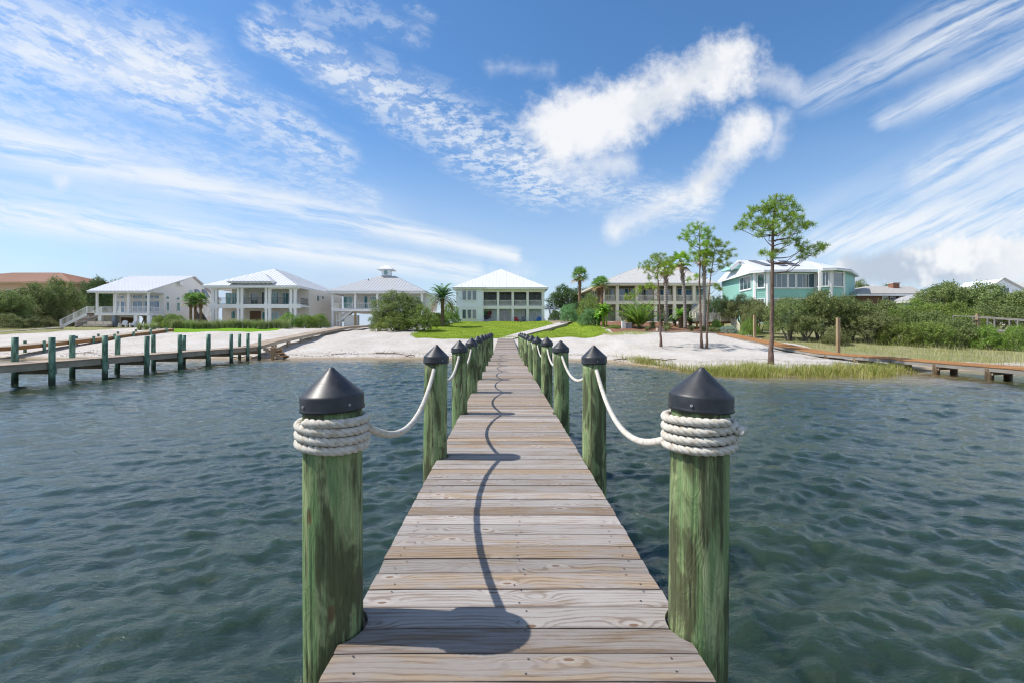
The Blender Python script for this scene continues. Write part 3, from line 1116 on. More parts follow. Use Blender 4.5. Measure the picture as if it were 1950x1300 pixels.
ordn = ['nearest', 'second', 'third', 'fourth', 'fifth', 'sixth', 'seventh', 'eighth', 'ninth', 'tenth']
CAPZ = 1.806
pile_meshes = [pile_geo('pile', 0.113, 0.121, -1.4 - 0.9, 0.93, s) for s in (21, 22, 23, 24)]
cap_small = None
for r in range(10):
    for side, px in (('left', LX[r]), ('right', RX[r])):
        e = empty('dock_piling', (px, ROWS[r], DECK))
        if r == 0:
            lab = 'nearest green piling on the %s, black cone cap, white rope coiled round it' % side
        elif r == 9:
            lab = 'green black-capped piling, farthest of the row along the dock\'s %s edge' % side
        else:
            lab = 'green black-capped piling, %s from the viewer along the dock\'s %s edge' % (ordn[r], side)
        tag(e, lab, 'piling', 'capped green pilings along the dock')
        rp = np.random.default_rng(100 + r * 2 + (side == 'left'))
        if r == 0:
            me = pile_geo('pile', 0.1175, 0.126, -2.2, 0.935, 31 if side == 'left' else 47, 180, 70)
        else:
            me = pile_meshes[int(rp.integers(4))]
        pl = link('pile', me, e)
        pl.rotation_euler[2] = rp.uniform(0, 6.28) if r else 0.4
        e.rotation_euler = (rp.uniform(-0.008, 0.008), rp.uniform(-0.008, 0.008), 0)
        if r == 0:
            cp = cap_geo(0.128, 96).build('cap', M['black_cap'], e, True, (0, 0, CAPZ - DECK))
            cp.rotation_euler = (0.0, 0.035 * (-1 if side == 'left' else 1), 0)
            rc = 0.128
        else:
            if cap_small is None:
                cp = cap_geo(0.1235, 48).build('cap', M['black_cap'], e, True)
                cap_small = cp
            else:
                cp = link('cap', cap_small.data, e)
            cp.location = (0, 0, CAPZ - DECK + rp.uniform(-0.012, 0.012))
            cp.rotation_euler = (rp.uniform(-0.02, 0.02), rp.uniform(-0.03, 0.03), rp.uniform(0, 6))
            rc = 0.1235
        if r < 4:
            for a in (R(-128), R(-40), R(80)):
                mb = MB()
                c_, s_ = math.cos(a), math.sin(a)
                mb.tube([(rc * 0.98 * c_, rc * 0.98 * s_, 0.026), ((rc + 0.006) * c_, (rc + 0.006) * s_, 0.026)], 0.0055, 8)
                mb.build('cap_screw', M['grey_plastic'], cp)


# ------------------------------------------------------------------ three-strand rope
def rope_mesh(name, path, Rr, pitch=0.085, seg_n=8, step=0.007, smooth=True):
    P = [Vector(p) for p in path]
    # resample evenly
    pts, acc = [P[0]], 0.0
    for a, b in zip(P, P[1:]):
        d = (b - a).length
        n = max(1, int(d / step))
        for k in range(1, n + 1):
            pts.append(a.lerp(b, k / n))
    mb = MB()
    frames = []
    ref = None
    for i, p in enumerate(pts):
        d = (pts[min(i + 1, len(pts) - 1)] - pts[max(i - 1, 0)]).normalized()
        if ref is None:
            ref = d.cross(Vector((0.3, 0.2, 0.93)))
        ref = (ref - d * ref.dot(d)).normalized()
        frames.append((p, ref.copy(), d.cross(ref)))
    s = 0.0
    ss = []
    for i, p in enumerate(pts):
        if i:
            s += (p - pts[i - 1]).length
        ss.append(s)
    for k in range(3):
        strand = []
        for (p, e1, e2), q in zip(frames, ss):
            a = 2 * math.pi * (q / pitch + k / 3)
            strand.append(p + (e1 * math.cos(a) + e2 * math.sin(a)) * (Rr * 0.47))
        mb.tube(strand, Rr * 0.56, seg_n)
    return mb


def swag(a, b, sag, n=40):
    a, b = Vector(a), Vector(b)
    return [a.lerp(b, i / n) - Vector((0, 0, 4 * sag * (i / n) * (1 - i / n))) for i in range(n + 1)]


RR = 0.0185
for side, xs_row, sgn in (('left', LX, 1), ('right', RX, -1)):
    e = empty('rope', (xs_row[0], ROWS[0], DECK))
    tag(e, 'thick twisted white rope strung along the %s row of pilings, coiled on the nearest one' % side, 'rope')
    # coil: starts at the front, winds four times round the near piling
    path = []
    turns = 3.65
    a0 = R(-125) if side == 'left' else R(-62)
    zt, zb = (1.766, 1.656) if side == 'left' else (1.770, 1.654)
    cr = 0.1175 + RR * 0.95
    n = 220
    for i in range(n + 1):
        f = i / n
        a = a0 + sgn * f * turns * 2 * math.pi
        tt = f * turns
        # each turn lies flat for most of its length and steps down past the loose end
        z = zt - (zt - zb) / (turns - 0.65) * max(0.0, min(turns - 0.65, tt - 0.3 + 0.13 * math.sin(2 * math.pi * tt + 0.6)))
        rr_ = cr + (0.004 * math.sin(a * 3 + side.__len__()))
        path.append((rr_ * math.cos(a), rr_ * math.sin(a), z - DECK))
    rope_mesh('coil', path, RR, 0.088, 10, 0.0065).build('coil', M['white_rope'], e, True)
    # loose end tucked over the coil
    if side == 'right':
        tp = []
        for i in range(30):
            f = i / 29
            a = R(-52) + f * R(80)
            tp.append(((cr + 0.030 - 0.022 * f) * math.cos(a), (cr + 0.030 - 0.022 * f) * math.sin(a), 1.735 - 0.02 * f - DECK))
        rope_mesh('rope_end', tp, RR, 0.088, 10, 0.0065).build('rope_end', M['white_rope'], e, True)
    for r in range(9):
        xa, ya = xs_row[r], ROWS[r]
        xb, yb = xs_row[r + 1], ROWS[r + 1]
        if r == 0:
            za = 1.722 if side == 'left' else 1.668
            pts = swag((xa + sgn * 0.138, ya + 0.02, za), (xb, yb - 0.10, 1.752), 0.235 if side == 'left' else 0.225)
        else:
            pts = swag((xa, ya + 0.09, 1.745), (xb, yb - 0.09, 1.75), 0.225)
        pts = [(p[0] - xs_row[0], p[1] - ROWS[0], p[2] - DECK) for p in pts]
        fine_r = r < 3
        rope_mesh('swag', pts, RR if r == 0 else 0.0175, 0.075, 8 if fine_r else 5, 0.008 if fine_r else 0.02).build('swag', M['white_rope'], e, True)


# ------------------------------------------------------------------ neighbouring docks and boardwalks
def round_post(name, r, z0, z1, mat_, seed):
    return pile_geo(name, r, r * 1.06, z0, z1, seed, 14, 8, mat_)


def walkway(name, label, pts, width, board_mat, side_mat, planks=True, pitch=0.3, cat='boardwalk', thick=0.04, fascia=0.2, group=None):
    """boards across a line of (x, y, z) points; z is the top of the boards"""
    e = empty(name, (pts[0][0], pts[0][1], 0))
    tag(e, label, cat, group)
    P = [Vector(p) - Vector((pts[0][0], pts[0][1], 0)) for p in pts]
    g = np.random.default_rng(len(label))
    shared = None
    for a, b in zip(P, P[1:]):
        d = b - a
        L = d.length
        n = max(1, int(round(L / pitch)))
        yaw = math.atan2(d.y, d.x)
        tilt = -math.atan2(d.z, math.hypot(d.x, d.y))
        if shared is None:
            mb = MB()
            hw, hp = width / 2, (pitch - 0.012) / 2
            mb.hexa([(-hp, -hw, -thick), (hp, -hw, -thick), (hp, hw, -thick), (-hp, hw, -thick), (-hp + .004, -hw, 0), (hp - .004, -hw, 0), (hp - .004, hw, 0), (-hp + .004, hw, 0)])
            shared = bpy.data.meshes.new('plank')
            shared.from_pydata(mb.v, [], mb.f)
            shared.materials.append(M[board_mat])
        for i in range(n):
            c = a.lerp(b, (i + 0.5) / n)
            o = link('plank', shared, e, (c.x, c.y, c.z + g.uniform(-0.004, 0.004)))
            o.rotation_euler = (0, tilt, yaw + g.uniform(-0.004, 0.004))
            o.scale = (L / n / pitch, 1, 1)
        side = Vector((-d.y, d.x, 0)).normalized() * (width / 2 - 0.05)
        for s in (-1, 1):
            MB().bar(a + side * s - Vector((0, 0, thick + fascia / 2 + 0.003)), b + side * s - Vector((0, 0, thick + fascia / 2 + 0.003)), 0.05, fascia).build('stringer', M[side_mat], e)
    return e


# left dock, with tall round posts on both sides
LDF, LDB = -17.75, -19.2
ld_pts = [(-18.47, 8.0, 0.86), (-18.47, 33.0, 0.90)]
ld = walkway('wooden_dock', 'weathered brown neighbouring dock over the water at the left', ld_pts, 1.3, 'walk_timber', 'dock_timber', cat='dock', fascia=0.24)
for y in (10.8, 13.15, 15.5, 17.83, 20.2, 22.55, 24.85, 27.2, 29.5, 31.4, 32.9):
    MB().box(-0.75, 0.75, y - 8.0 + 0.13, y - 8.0 + 0.18, 0.38, 0.60).build('cross_beam', M['dock_timber'], ld)
rows = [15.5, 17.83, 20.2, 22.55, 24.85, 27.2, 29.5, 31.4, 32.9]
wn = ['leftmost', 'second from the left', 'third from the left', 'fourth from the left', 'fifth from the left', 'sixth from the left', 'seventh from the left', 'eighth from the left']
for k, y in enumerate(rows):
    for row, x in (('front', LDF), ('back', LDB)):
        if row == 'back' and k == 7:
            continue
        vis = (X(0, y) < x)
        if not vis:
            continue
        first = [q for q in rows if X(0, q) < (LDF if row == 'front' else LDB)]
        idx = first.index(y)
        if row == 'back' and y == 32.9:
            lab = 'flat-topped green post at the beach end of the left dock\'s back row'
        elif row == 'front' and y == 32.9:
            lab = 'flat-topped green post beside the steps at the left dock\'s beach end'
        else:
            lab = 'flat-topped green post of the left dock\'s %s row, %s' % (row, wn[idx])
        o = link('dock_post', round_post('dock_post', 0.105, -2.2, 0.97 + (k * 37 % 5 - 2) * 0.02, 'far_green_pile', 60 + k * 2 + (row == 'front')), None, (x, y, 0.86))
        o.rotation_euler = ((k * 13 % 5 - 2) * 0.006, (k * 7 % 5 - 2) * 0.006, k)
        tag(o, lab, 'post', 'posts of the left dock')

# steps down to the sand at its beach end
st = empty('wooden_steps', (-17.4, 33.3, 0))
tag(st, 'short brown wooden steps from the left dock down to the sand', 'steps')
for k in range(4):
    zt = 0.80 - k * 0.19
    xk = 0.25 + k * 0.30
    MB().box(xk - 0.16, xk + 0.16, -0.55, 0.55, zt - 0.05, zt).build('tread', M['orange_timber'], st)
for yy in (-0.5, 0.5):
    MB().bar((0.0, yy, 0.78), (1.35, yy, 0.02), 0.05, 0.24).build('stringer', M['dock_timber'], st)
for yy in (-0.62, 0.62):
    MB().box(0.62, 0.80, yy - 0.09, yy + 0.09, -0.5, 0.78).build('newel_post', M['post_timber'], st)

# its boardwalk across the sand
bw = walkway('boardwalk', 'pale brown boardwalk climbing the sand from the left dock to the cupola house',
             [(-18.47, 33.15, 0.93), (-18.47, 36.0, 1.26), (-18.47, 44.4, 1.90), (-18.6, 52.0, 2.40), (-18.8, 60.0, 2.62), (-19.5, 68.0, 2.72)], 1.3, 'walk_timber', 'dock_timber', fascia=0.20)
for y in (35.2, 37.6, 40.0, 42.4, 44.8):
    for x in (-0.5, 0.5):
        zt = float(np.interp(y, [33.15, 36, 44.4, 52], [0.93, 1.26, 1.90, 2.40]))
        MB().box(x - 0.07, x + 0.07, y - 33.15 - 0.07, y - 33.15 + 0.07, g1(-18.47 + x, y) - 0.2, zt - 0.05).build('leg', M['dock_timber'], bw)

# second dock to the left, low over the beach, with short stub posts
w2 = walkway('wooden_dock', 'low orange brown walkway with short stub posts at the far left of the beach',
             [(-37.0, 25.0, 0.86), (-37.0, 33.5, 0.87), (-37.0, 41.4, 1.42), (-37.0, 50.0, 2.22)], 1.35, 'walk_timber', 'orange_timber', cat='dock', fascia=0.26)
sp = MB()
for k in range(9):
    y = 31.5 + k * 2.15
    zt = float(np.interp(y, [25, 33.5, 41.4, 50], [0.86, 0.87, 1.42, 2.22]))
    for x in (-0.76, 0.76):
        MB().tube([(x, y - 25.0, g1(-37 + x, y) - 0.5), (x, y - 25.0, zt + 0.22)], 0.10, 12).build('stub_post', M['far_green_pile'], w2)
# third walkway at the left edge of the picture
w3 = walkway('boardwalk', 'low grey boardwalk over the sand before the oaks at the left edge',
             [(-54.0, 34.0, 0.75), (-54.0, 44.0, 1.55), (-54.0, 55.0, 2.35)], 1.3, 'old_grey_timber', 'dock_timber', fascia=0.2, pitch=0.3)
for y in (40.0, 43.0, 46.0, 49.0):
    zt = float(np.interp(y, [34, 44, 55], [0.75, 1.55, 2.35]))
    for x in (-0.5, 0.5):
        MB().box(x - 0.07, x + 0.07, y - 34 - 0.07, y - 34 + 0.07, g1(-54 + x, y) - 0.3, zt - 0.05).build('leg', M['dock_timber'], w3)

# right dock: low, orange boards, short pilings below the deck
RDX = 21.25
rz = [(RDX, 10.0, 0.55), (RDX, 30.1, 0.60), (RDX, 32.6, 0.76), (RDX, 36.5, 1.10), (RDX - 0.2, 43.6, 1.72)]
rd = walkway('wooden_dock', 'low orange plank dock running out over the water at the right', rz, 1.5, 'orange_timber', 'old_grey_timber', cat='dock', fascia=0.17)
for y in (14.6, 17.0, 19.4, 21.8, 24.3, 26.8, 29.2):
    for x in (-0.62, 0.62):
        link('support_post', round_post('support_post', 0.14, -1.6, 0.49, 'brown_pile', int(y * 10 + x)), rd, (x, y - 10.0 + (0 if x < 0 else 0.4), 0))
    MB().bar((-0.66, y - 10.0 - 0.16, 0.30), (0.66, y - 10.0 + 0.24, 0.30), 0.05, 0.16).build('cross_brace', M['dock_timber'], rd)
for (px, py, D, top, lab) in ((1596, 670, 30.1, 605, 'tall square orange timber post standing on the right dock by the oaks'),
                              (1437, 637, 41.5, 600, 'square timber post beside the foot of the cream railed steps')):
    x = X(px, D)
    zb = Z(py, D)
    o = MB().box(-0.09, 0.09, -0.09, 0.09, zb - 0.8, Z(top, D)).build('timber_post', M['post_timber'], None, loc=(x, D, 0))
    tag(o, lab, 'post')

# railed walkway among the bushes at the far right
w4 = walkway('boardwalk', 'dark timber boardwalk with a handrail among the bushes at the right edge',
             [(39.5, 39.5, Z(622, 39.5)), (40.2, 33.5, Z(638, 33.5)), (41.0, 28.5, Z(652, 28.5))], 1.3, 'old_grey_timber', 'dock_timber', pitch=0.35)
for s in (-0.6, 0.6):
    pa = [(39.5, 39.5, Z(622, 39.5)), (40.2, 33.5, Z(638, 33.5)), (41.0, 28.5, Z(652, 28.5))]
    mb = MB()
    for (a, b) in zip(pa, pa[1:]):
        A = Vector(a) - Vector((39.5, 39.5, 0)) + Vector((s, 0, 0))
        B = Vector(b) - Vector((39.5, 39.5, 0)) + Vector((s, 0, 0))
        mb.bar(A + Vector((0, 0, 0.95)), B + Vector((0, 0, 0.95)), 0.10, 0.07)
        for k in range(4):
            q = A.lerp(B, k / 4)
            mb.bar(q, q + Vector((0, 0, 0.93)), 0.09, 0.09, (0, 1, 0))
    mb.build('handrail', M['old_grey_timber'], w4)
o = MB().box(-0.11, 0.11, -0.11, 0.11, 0.9, Z(598, 38.0)).build('timber_post', M['post_timber'], None, loc=(X(1862, 38.0), 38.0, 0))
tag(o, 'slim timber post above the bushes beside the dark railed boardwalk', 'post')

# pale path from the dock's end up to the white house
pw = walkway('boardwalk', 'pale walkway crossing the lawn from the dock to the white house', [(0.05, 43.0, 1.30), (2.2, 48.0, g1(2.2, 48.0) + 0.26), (4.4, 53.5, g1(4.4, 53.5) + 0.32), (7.9, 62.0, g1(7.9, 62.0) + 0.40)], 1.5, 'pale_walk', 'dock_timber', fascia=0.34, pitch=0.3)
pw2 = walkway('boardwalk', 'short grey walkway landing between the lawn and the outer stairs', [(8.3, 61.6, g1(8.3, 61.6) + 0.42), (8.0, 70.0, g1(8.0, 70) + 0.30), (7.8, 77.5, g1(7.8, 77.5) + 0.12)], 1.7, 'walk_timber', 'dock_timber', fascia=0.34, pitch=0.35)


# ------------------------------------------------------------------ houses
class Face:
    """a wall plane: origin O, unit u along it, outward normal n"""
    def __init__(self, O, u, n):
        self.O, self.u, self.n = Vector(O), Vector(u).normalized(), Vector(n).normalized()

    def pt(self, a, d, z):
        return self.O + self.u * a + self.n * d + Vector((0, 0, z))

    def box(self, mb, a0, a1, d0, d1, z0, z1):
        p = self.pt
        mb.hexa([p(a0, d1, z0), p(a1, d1, z0), p(a1, d0, z0), p(a0, d0, z0), p(a0, d1, z1), p(a1, d1, z1), p(a1, d0, z1), p(a0, d0, z1)])


def front_face(y): return Face((0, y, 0), (1, 0, 0), (0, -1, 0))
def right_face(x): return Face((x, 0, 0), (0, 1, 0), (1, 0, 0))
def left_face(x): return Face((x, 0, 0), (0, -1, 0), (-1, 0, 0))


def window(house, F, a0, a1, z0, z1, nx=1, nz=1, frame='white_paint', glass='window_glass', fw=0.09, name='window', sill=True):
    mb = MB()
    F.box(mb, a0 - fw, a0, 0.002, 0.08, z0 - fw, z1 + fw)
    F.box(mb, a1, a1 + fw, 0.002, 0.08, z0 - fw, z1 + fw)
    F.box(mb, a0, a1, 0.002, 0.08, z1, z1 + fw)
    F.box(mb, a0, a1, 0.002, 0.08, z0 - fw, z0)
    if sill:
        F.box(mb, a0 - fw - 0.05, a1 + fw + 0.05, 0.002, 0.13, z0 - fw - 0.06, z0 - fw - 0.002)
    mw = 0.05
    for i in range(1, nx):
        c = a0 + (a1 - a0) * i / nx
        F.box(mb, c - mw / 2, c + mw / 2, 0.004, 0.06, z0, z1)
    for k in range(1, nz):
        c = z0 + (z1 - z0) * k / nz
        F.box(mb, a0, a1, 0.006, 0.055, c - mw / 2, c + mw / 2)
    w = mb.build(name, M[frame], house)
    for i in range(nx):
        for k in range(nz):
            q = MB()
            F.box(q, a0 + (a1 - a0) * i / nx + 0.002, a0 + (a1 - a0) * (i + 1) / nx - 0.002, 0.003, 0.03,
                  z0 + (z1 - z0) * k / nz + 0.002, z0 + (z1 - z0) * (k + 1) / nz - 0.002)
            q.build('pane', M[glass], w)
    return w


def railing(house, p0, p1, h=1.0, mat_='white_paint', bal=0.12, posts=0, bw=0.035, name='railing'):
    a, b = Vector(p0), Vector(p1)
    mb = MB()
    up = Vector((0, 0, 1))
    mb.bar(a + up * h, b + up * h, 0.09, 0.06)
    mb.bar(a + up * 0.10, b + up * 0.10, 0.06, 0.06)
    for i in range(posts + 1 if posts else 0):
        q = a.lerp(b, i / posts)
        mb.box(q.x - 0.06, q.x + 0.06, q.y - 0.06, q.y + 0.06, q.z, q.z + h + 0.06)
    o = mb.build(name, M[mat_], house)
    L = (b - a).length
    n = max(1, int(L / bal))
    mb = MB()
    for i in range(1, n):
        q = a.lerp(b, i / n)
        mb.box(q.x - bw / 2, q.x + bw / 2, q.y - bw / 2, q.y + bw / 2, q.z + 0.125, q.z + h - 0.032)
    tag(mb.build('balusters', M[mat_], o), kind='stuff')
    return o


def seams(mb, poly, spacing=0.45, w=0.045, h=0.035):
    """ribs up the slope of one roof plane whose first edge is its eave"""
    P = [Vector(p) for p in poly]
    e = (P[1] - P[0]).normalized()
    nrm = (P[1] - P[0]).cross(P[2] - P[0]).normalized()
    if nrm.z < 0:
        nrm = -nrm
    s = nrm.cross(e).normalized()
    if s.z < 0:
        s = -s
    uv = [((p - P[0]).dot(e), (p - P[0]).dot(s)) for p in P]
    us = [q[0] for q in uv]
    t = min(us) + spacing * 0.5
    while t < max(us):
        cr = []
        for i in range(len(uv)):
            (a, c), (b, d) = uv[i], uv[(i + 1) % len(uv)]
            if (a - t) * (b - t) < 0:
                cr.append(c + (d - c) * (t - a) / (b - a))
        if len(cr) >= 2 and max(cr) - min(cr) > 0.15:
            A = P[0] + e * t + s * (min(cr) + 0.01) + nrm * (h / 2)
            B = P[0] + e * t + s * (max(cr) - 0.04) + nrm * (h / 2)
            mb.bar(A, B, w, h, nrm)
        t += spacing


def roof_from(house, planes, eave_z, fascia=0.22, mat_='white_metal_roof', soffit=None, rib=0.45, name='roof', trim='white_paint'):
    """planes: polygons, each with its eave edge first"""
    mb = MB()
    for pl in planes:
        P = [Vector(p) for p in pl]
        n = (P[1] - P[0]).cross(P[2] - P[0])
        if n.z < 0:
            P.reverse()
        mb.solid(P, (0, 0, 0.10))
    r = mb.build(name, M[mat_], house)
    if rib:
        sm = MB()
        for pl in planes:
            seams(sm, [Vector(p) + Vector((0, 0, 0.10)) for p in pl], rib)
        tag(sm.build('seams', M[mat_], r), kind='stuff')
    if soffit:
        x0, x1, y0, y1 = soffit
        fb = MB()
        fb.box(x0 + 0.02, x1 - 0.02, y0 + 0.02, y0 + 0.07, eave_z - fascia, eave_z - 0.003)
        fb.box(x0 + 0.02, x1 - 0.02, y1 - 0.07, y1 - 0.02, eave_z - fascia, eave_z - 0.003)
        fb.box(x0 + 0.02, x0 + 0.07, y0 + 0.075, y1 - 0.075, eave_z - fascia, eave_z - 0.003)
        fb.box(x1 - 0.07, x1 - 0.02, y0 + 0.075, y1 - 0.075, eave_z - fascia, eave_z - 0.003)
        fb.build('fascia', M[trim], r)
        MB().box(x0 + 0.08, x1 - 0.08, y0 + 0.08, y1 - 0.08, eave_z - 0.06, eave_z - 0.02).build('soffit', M[trim], r)
    return r


def hip_planes(x0, x1, y0, y1, z, rx0, rx1, ry0, ry1, rzv):
    """eave rectangle and a ridge line (or point): front, right, back, left"""
    A, B, C, D = (x0, y0, z), (x1, y0, z), (x1, y1, z), (x0, y1, z)
    if abs(ry1 - ry0) < 1e-6:      # ridge along x
        P, Q = (rx0, ry0, rzv), (rx1, ry0, rzv)
        if abs(rx1 - rx0) < 1e-6:
            return [[A, B, P], [B, C, P], [C, D, P], [D, A, P]]
        return [[A, B, Q, P], [B, C, Q], [C, D, P, Q], [D, A, P]]
    P, Q = (rx0, ry0, rzv), (rx0, ry1, rzv)
    return [[A, B, P], [B, C, Q, P], [C, D, Q], [D, A, P, Q]]


def battens(house, F, a0, a1, z0, z1, spacing=0.5, mat_='white_siding', parent=None):
    mb = MB()
    a = a0 + spacing / 2
    while a < a1:
        F.box(mb, a - 0.03, a + 0.03, 0.002, 0.03, z0, z1)
        a += spacing
    tag(mb.build('battens', M[mat_], parent or house), kind='stuff')


def laps(house, F, a0, a1, z0, z1, mat_, step=0.25, parent=None):
    mb = MB()
    z = z0 + step
    while z < z1:
        F.box(mb, a0, a1, 0.002, 0.022, z - 0.035, z)
        z += step
    tag(mb.build('lap_boards', M[mat_], parent or house), kind='stuff')


def column(house, x, y, z0, z1, w=0.32, mat_='white_paint', base=True):
    mb = MB().box(x - w / 2, x + w / 2, y - w / 2, y + w / 2, z0, z1)
    if base:
        b = w / 2 + 0.05
        mb.box(x - b, x + b, y - b, y + b, z0 + 0.002, z0 + 0.22)
        mb.box(x - b, x + b, y - b, y + b, z1 - 0.18, z1 - 0.002)
    return mb.build('column', M[mat_], house)


def stairs(house, top, bottom, side, width, n, tread_mat, rail_mat=None, rail_h=0.95, rails=(0, 1)):
    """straight flight; side is the unit vector across it"""
    t, b, s = Vector(top), Vector(bottom), Vector(side)
    d = b - t
    run = Vector((d.x, d.y, 0))
    rl = run.length
    ru = run.normalized()
    st = empty('staircase')
    st.parent = house
    for i in range(n):
        c = t + d * ((i + 0.5) / n)
        half = ru * (rl / n * 0.55)
        p = [c - half, c + half, c + half + s * width, c - half + s * width]
        if (p[1] - p[0]).cross(p[2] - p[1]).z < 0:
            p.reverse()
        MB().hexa([q - Vector((0, 0, 0.05)) for q in p] + p).build('tread', M[tread_mat], st)
    for k in (0, 1):
        o = s * (width * k)
        MB().bar(t + o - Vector((0, 0, 0.12)), b + o - Vector((0, 0, 0.12)), 0.06, 0.28).build('stringer', M[rail_mat or tread_mat], st)
    if rail_mat:
        for k in rails:
            o = s * (width * k)
            railing(st, t + o, b + o, rail_h, rail_mat, 0.14, 2)
    return st


def house_root(name, label, x, y, z=None, cat='house'):
    e = empty(name, (x, y, g1(x, y) if z is None else z))
    return tag(e, label, cat)


# ---------------- white house at the head of the dock
D4 = 79.0
hx, hz = X(952, D4), 3.40
h = house_root('white_house', 'white two-storey house with white metal hip roof and screened porch at the lawn\'s top', hx, D4, hz)
def lx(px, D=D4): return X(px, D) - hx
def lz(py, D=D4): return Z(py, D) - hz
xl, xr, xm = lx(869), lx(1037), lx(920.5)
ze, zm = lz(549), lz(585)
back = 14.0
MB().box(xl, xm, 0, back, -0.4, ze).build('wall', M['white_siding'], h)
MB().box(xm + 0.003, xr, 3.4, back - 0.01, -0.4, ze).build('wall', M['white_siding'], h)
F = front_face(0)
battens(h, F, xl + 0.1, xm - 0.1, -0.3, ze - 0.15, 0.42)
bb = MB()
F.box(bb, xl - 0.02, xm + 0.02, 0.032, 0.06, zm - 0.12, zm + 0.10)
F.box(bb, xl - 0.02, xm + 0.02, 0.032, 0.07, -0.35, 0.20)
F.box(bb, xl - 0.02, xl + 0.14, 0.034, 0.065, 0.2, ze - 0.3)
F.box(bb, xm - 0.14, xm + 0.02, 0.034, 0.065, 0.2, ze - 0.3)
bb.build('trim', M['white_paint'], h)
for (a, b) in ((880.8, 887.6), (890.4, 897.0), (899.9, 906.9)):
    for (t_, q) in ((554, 571.5), (590, 607.3)):
        window(h, front_face(-0.032), lx(a), lx(b), lz(q), lz(t_), 1, 1, glass='window_glass', fw=0.10)
pc = [918.2, 948.3, 976.5, 1005, 1034.6]
py_ = 0.55
for i, c in enumerate(pc):
    cx = lx(c)
    wd = 0.42 if i in (1, 2, 3) else (0.3 if i == 0 else 0.5)
    MB().box(cx - wd / 2, cx + wd / 2, py_, py_ + 0.4, -0.2, zm - 0.30).build('column', M['white_paint'], h)
    MB().box(cx - wd / 2, cx + wd / 2, py_, py_ + 0.4, zm + 0.26, ze - 0.62).build('column', M['white_paint'], h)
MB().box(xm + 0.004, xr + 0.1, py_ - 0.05, py_ + 0.45, zm - 0.30, zm + 0.26).build('beam', M['white_paint'], h)
MB().box(xm + 0.004, xr + 0.1, py_ - 0.05, py_ + 0.45, ze - 0.62, ze - 0.1).build('beam', M['white_paint'], h)
MB().box(xm + 0.004, xr + 0.08, py_ + 0.46, 3.39, zm - 0.15, zm + 0.05).build('porch_floor', M['white_siding'], h)
MB().box(xm - 0.5, xr + 0.2, 0.3, 3.39, -0.4, -0.05).build('patio', M['concrete'], h)
MB().box(xr - 0.18, xr + 0.02, 0.97, 3.38, zm + 0.27, ze - 0.62).build('side_wall', M['white_siding'], h)
for i in range(4):
    a, b = lx(pc[i]) + 0.25, lx(pc[i + 1]) - 0.25
    if i == 0:
        a = lx(pc[0]) + 0.25
    railing(h, (a, py_ + 0.2, zm + 0.26), (b, py_ + 0.2, zm + 0.26), 0.95, 'white_paint', 0.16, bw=0.05)
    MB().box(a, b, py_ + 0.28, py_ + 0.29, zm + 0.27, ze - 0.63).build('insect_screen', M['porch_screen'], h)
Fb = front_face(3.4)
Fb.O = Vector((0, 3.4, 0))
for (a, b, z0, z1, nx, g) in ((937, 945, 611, 591.5, 1, 'teal_glass'), (953, 970, 612, 591.5, 2, 'window_glass'), (994, 1001, 605, 591, 1, 'window_glass'), (1013, 1020, 612, 592, 1, 'teal_glass'),
                              (954, 972, 578, 559, 2, 'window_glass'), (981, 1001, 578, 559, 2, 'window_glass'), (1010, 1026, 578, 559, 2, 'window_glass'), (928, 944, 578, 559, 2, 'window_glass')):
    window(h, Fb, lx(a, 82.4), lx(b, 82.4), lz(z0, 82.4), lz(z1, 82.4), nx, 1, glass=g, fw=0.08, sill=False, name='glass_door' if z0 > 608 else 'window')
ex0, ex1 = lx(862), lx(1044)
rp_ = lz(512.5, 86)
roof_from(h, hip_planes(ex0, ex1, -0.5, back + 0.6, ze, lx(953), lx(953), 7.0, 8.0, rp_ - 0.1), ze, mat_='white_metal_roof', soffit=(ex0, ex1, -0.5, back + 0.6), rib=0.6)
# low hip over the left bay
bx0, bx1 = ex0 + 0.02, lx(926)
roof_from(h, [[(bx0, -0.75, ze), (bx1, -0.75, ze), (lx(902), 2.0, ze + 1.45)], [(bx1, -0.75, ze), (bx1, 2.0, ze + 0.2), (lx(902), 2.0, ze + 1.45)]], ze, mat_='white_metal_roof', rib=0.6, name='bay_roof')
# outer stairs on the right
stairs(h, (lx(1044.5, 84), 5.0, zm + 0.1), (lx(1050, 78.5), -0.9, -0.05), (1, 0, 0), 0.85, 14, 'walk_timber', 'white_paint')
MB().box(xr + 0.02, lx(1054, 84), 4.6, 6.2, zm - 0.1, zm + 0.08).build('stair_landing', M['white_paint'], h)
MB().box(lx(868), lx(877), -0.12, -0.07, zm - 0.05, zm + 0.1).build('wall_light', M['white_paint'], h)

